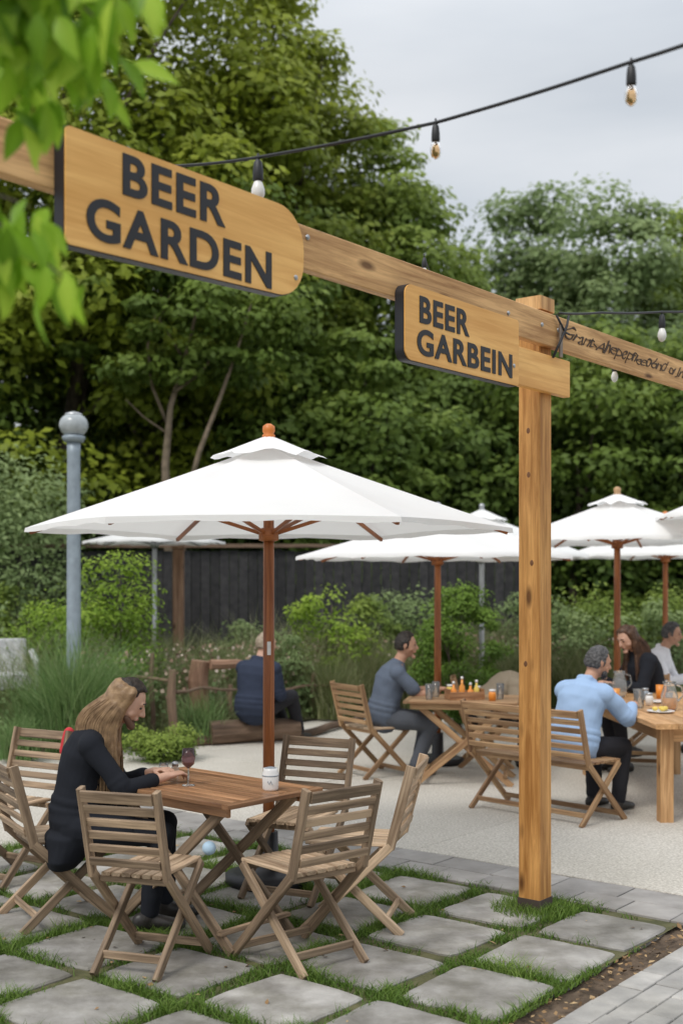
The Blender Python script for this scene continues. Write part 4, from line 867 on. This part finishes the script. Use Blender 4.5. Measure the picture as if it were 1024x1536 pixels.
# ------------------------------------------------------------------ foreground branches
def fg_branch(label,start,ends,n,Ls,i0=3):
    root=empty('leafy_branch',start,0,label,'branch'); o=Vector(start); mb=MB(); tw=[]
    for e in ends: tw.append([p for p in branch(mb,(0,0,0),Vector(e)-o,.006,.002,.3,8,6)])
    mb.build('twig',M['bark'],root,True)
    V_=[];F=[];sh=[]
    for k in range(n):
        t=tw[k%len(tw)]; i=random.randrange(i0,len(t)); p=t[i]+Vector((random.gauss(0,.022),random.gauss(0,.06),random.gauss(0,.02)))
        d=Vector((random.gauss(.15,.5),random.gauss(0,.35),-1+random.gauss(0,.35))).normalized(); nrm=Vector((random.gauss(0,.5),-1,random.gauss(.9,.5))); nrm=(nrm-d*nrm.dot(d)).normalized(); s=d.cross(nrm); L=random.uniform(*Ls); W=L*random.uniform(.18,.25)
        b=len(V_); prof=((0,.05),(.2,.65),(.42,1),(.65,.8),(.85,.38),(1,.03)); shv=random.random()
        for (q,w) in prof:
            c=p+d*L*q-nrm*L*.25*q*q; V_+= [c-s*W*w+nrm*W*.3*w,c,c+s*W*w+nrm*W*.3*w]; sh+=[shv*.8+.05,shv*.8+.2,shv*.8+.05]
        for q in range(5): F+= [(b+3*q,b+3*q+1,b+3*q+4,b+3*q+3),(b+3*q+1,b+3*q+2,b+3*q+5,b+3*q+4)]
    ob=raw_quads('foliage',np.array([list(v) for v in V_]),np.array(F),np.array(sh),M['leaf_fg'],root); ob.data.polygons.foreach_set('use_smooth',[True]*len(ob.data.polygons))
fg_branch('blurred bright green leafy branch hanging across the top left corner',at(-60,-160,2.4),[at(60,50,2.4),at(150,10,2.35),at(50,110,2.5),at(180,60,2.4),at(60,-40,2.4),at(150,100,2.45),at(205,-30,2.3),at(30,150,2.5),at(100,60,2.4)],240,(.07,.12))
fg_branch('lower blurred green leafy branch hanging below the beam at the left edge',at(-160,240,2.5),[at(10,340,2.5),at(60,380,2.5),at(105,425,2.45),at(-10,400,2.5),at(45,310,2.55),at(30,405,2.5)],95,(.065,.11),4)

# ------------------------------------------------------------------ light, world, camera
w=bpy.data.worlds.new('World'); S.world=w; w.use_nodes=True; nt=w.node_tree; bg=nt.nodes['Background']
sk=nn(nt,'ShaderNodeTexSky'); sk.sky_type='NISHITA'; sk.sun_disc=False; sk.sun_elevation=R(52); sk.sun_rotation=R(215); sk.dust_density=3
scl=nn(nt,'ShaderNodeMix',data_type='RGBA',blend_type='MULTIPLY'); scl.inputs[0].default_value=1; scl.inputs[7].default_value=(.11,.11,.11,1); nt.links.new(sk.outputs[0],scl.inputs[6])
tc=nn(nt,'ShaderNodeTexCoord'); mp=nn(nt,'ShaderNodeMapping'); mp.inputs['Scale'].default_value=(1.2,1.2,5); nt.links.new(tc.outputs['Generated'],mp.inputs[0])
nz_=nn(nt,'ShaderNodeTexNoise'); nz_.inputs['Scale'].default_value=1.6; nz_.inputs['Detail'].default_value=5; nz_.inputs['Roughness'].default_value=.5; nt.links.new(mp.outputs[0],nz_.inputs['Vector'])
# overcast layer: brighter toward the zenith, as a real cloudy sky is
sx=nn(nt,'ShaderNodeSeparateXYZ'); nt.links.new(tc.outputs['Generated'],sx.inputs[0])
cr=ramp(nt,nz_.outputs[0],[(.32,(.56,.605,.66)),(.5,(.69,.725,.765)),(.68,(.82,.84,.865))])
zr=nn(nt,'ShaderNodeMapRange'); zr.inputs[1].default_value=.38; zr.inputs[2].default_value=1; zr.inputs[3].default_value=1.06; zr.inputs[4].default_value=2.3; nt.links.new(sx.outputs['Z'],zr.inputs[0])
mx=nn(nt,'ShaderNodeMix',data_type='RGBA'); mx.inputs[0].default_value=.88; nt.links.new(scl.outputs[2],mx.inputs[6]); nt.links.new(cr.outputs[0],mx.inputs[7])
nt.links.new(mx.outputs[2],bg.inputs[0]); nt.links.new(zr.outputs[0],bg.inputs[1])
sl=bpy.data.lights.new('Sun','SUN'); sl.energy=1.5; sl.angle=R(18); sl.color=(1,.96,.9); so=bpy.data.objects.new('Sun',sl); C.objects.link(so)
d=Vector((.45,.62,-1.0)); so.rotation_euler=d.to_track_quat('-Z','Y').to_euler()
cam=bpy.data.cameras.new('Camera'); co=bpy.data.objects.new('Camera',cam); C.objects.link(co); co.location=(0,0,1.8); co.rotation_euler=(R(90),0,0)
cam.sensor_fit='VERTICAL'; cam.sensor_height=36; cam.sensor_width=24; cam.lens=1800/1536*36; cam.shift_y=104/1536; cam.clip_end=4000; cam.clip_start=.05
cam.dof.use_dof=True; cam.dof.focus_distance=6.3; cam.dof.aperture_fstop=1.9
S.camera=co
S.view_settings.view_transform='Standard'; S.view_settings.look='None'; S.view_settings.exposure=0
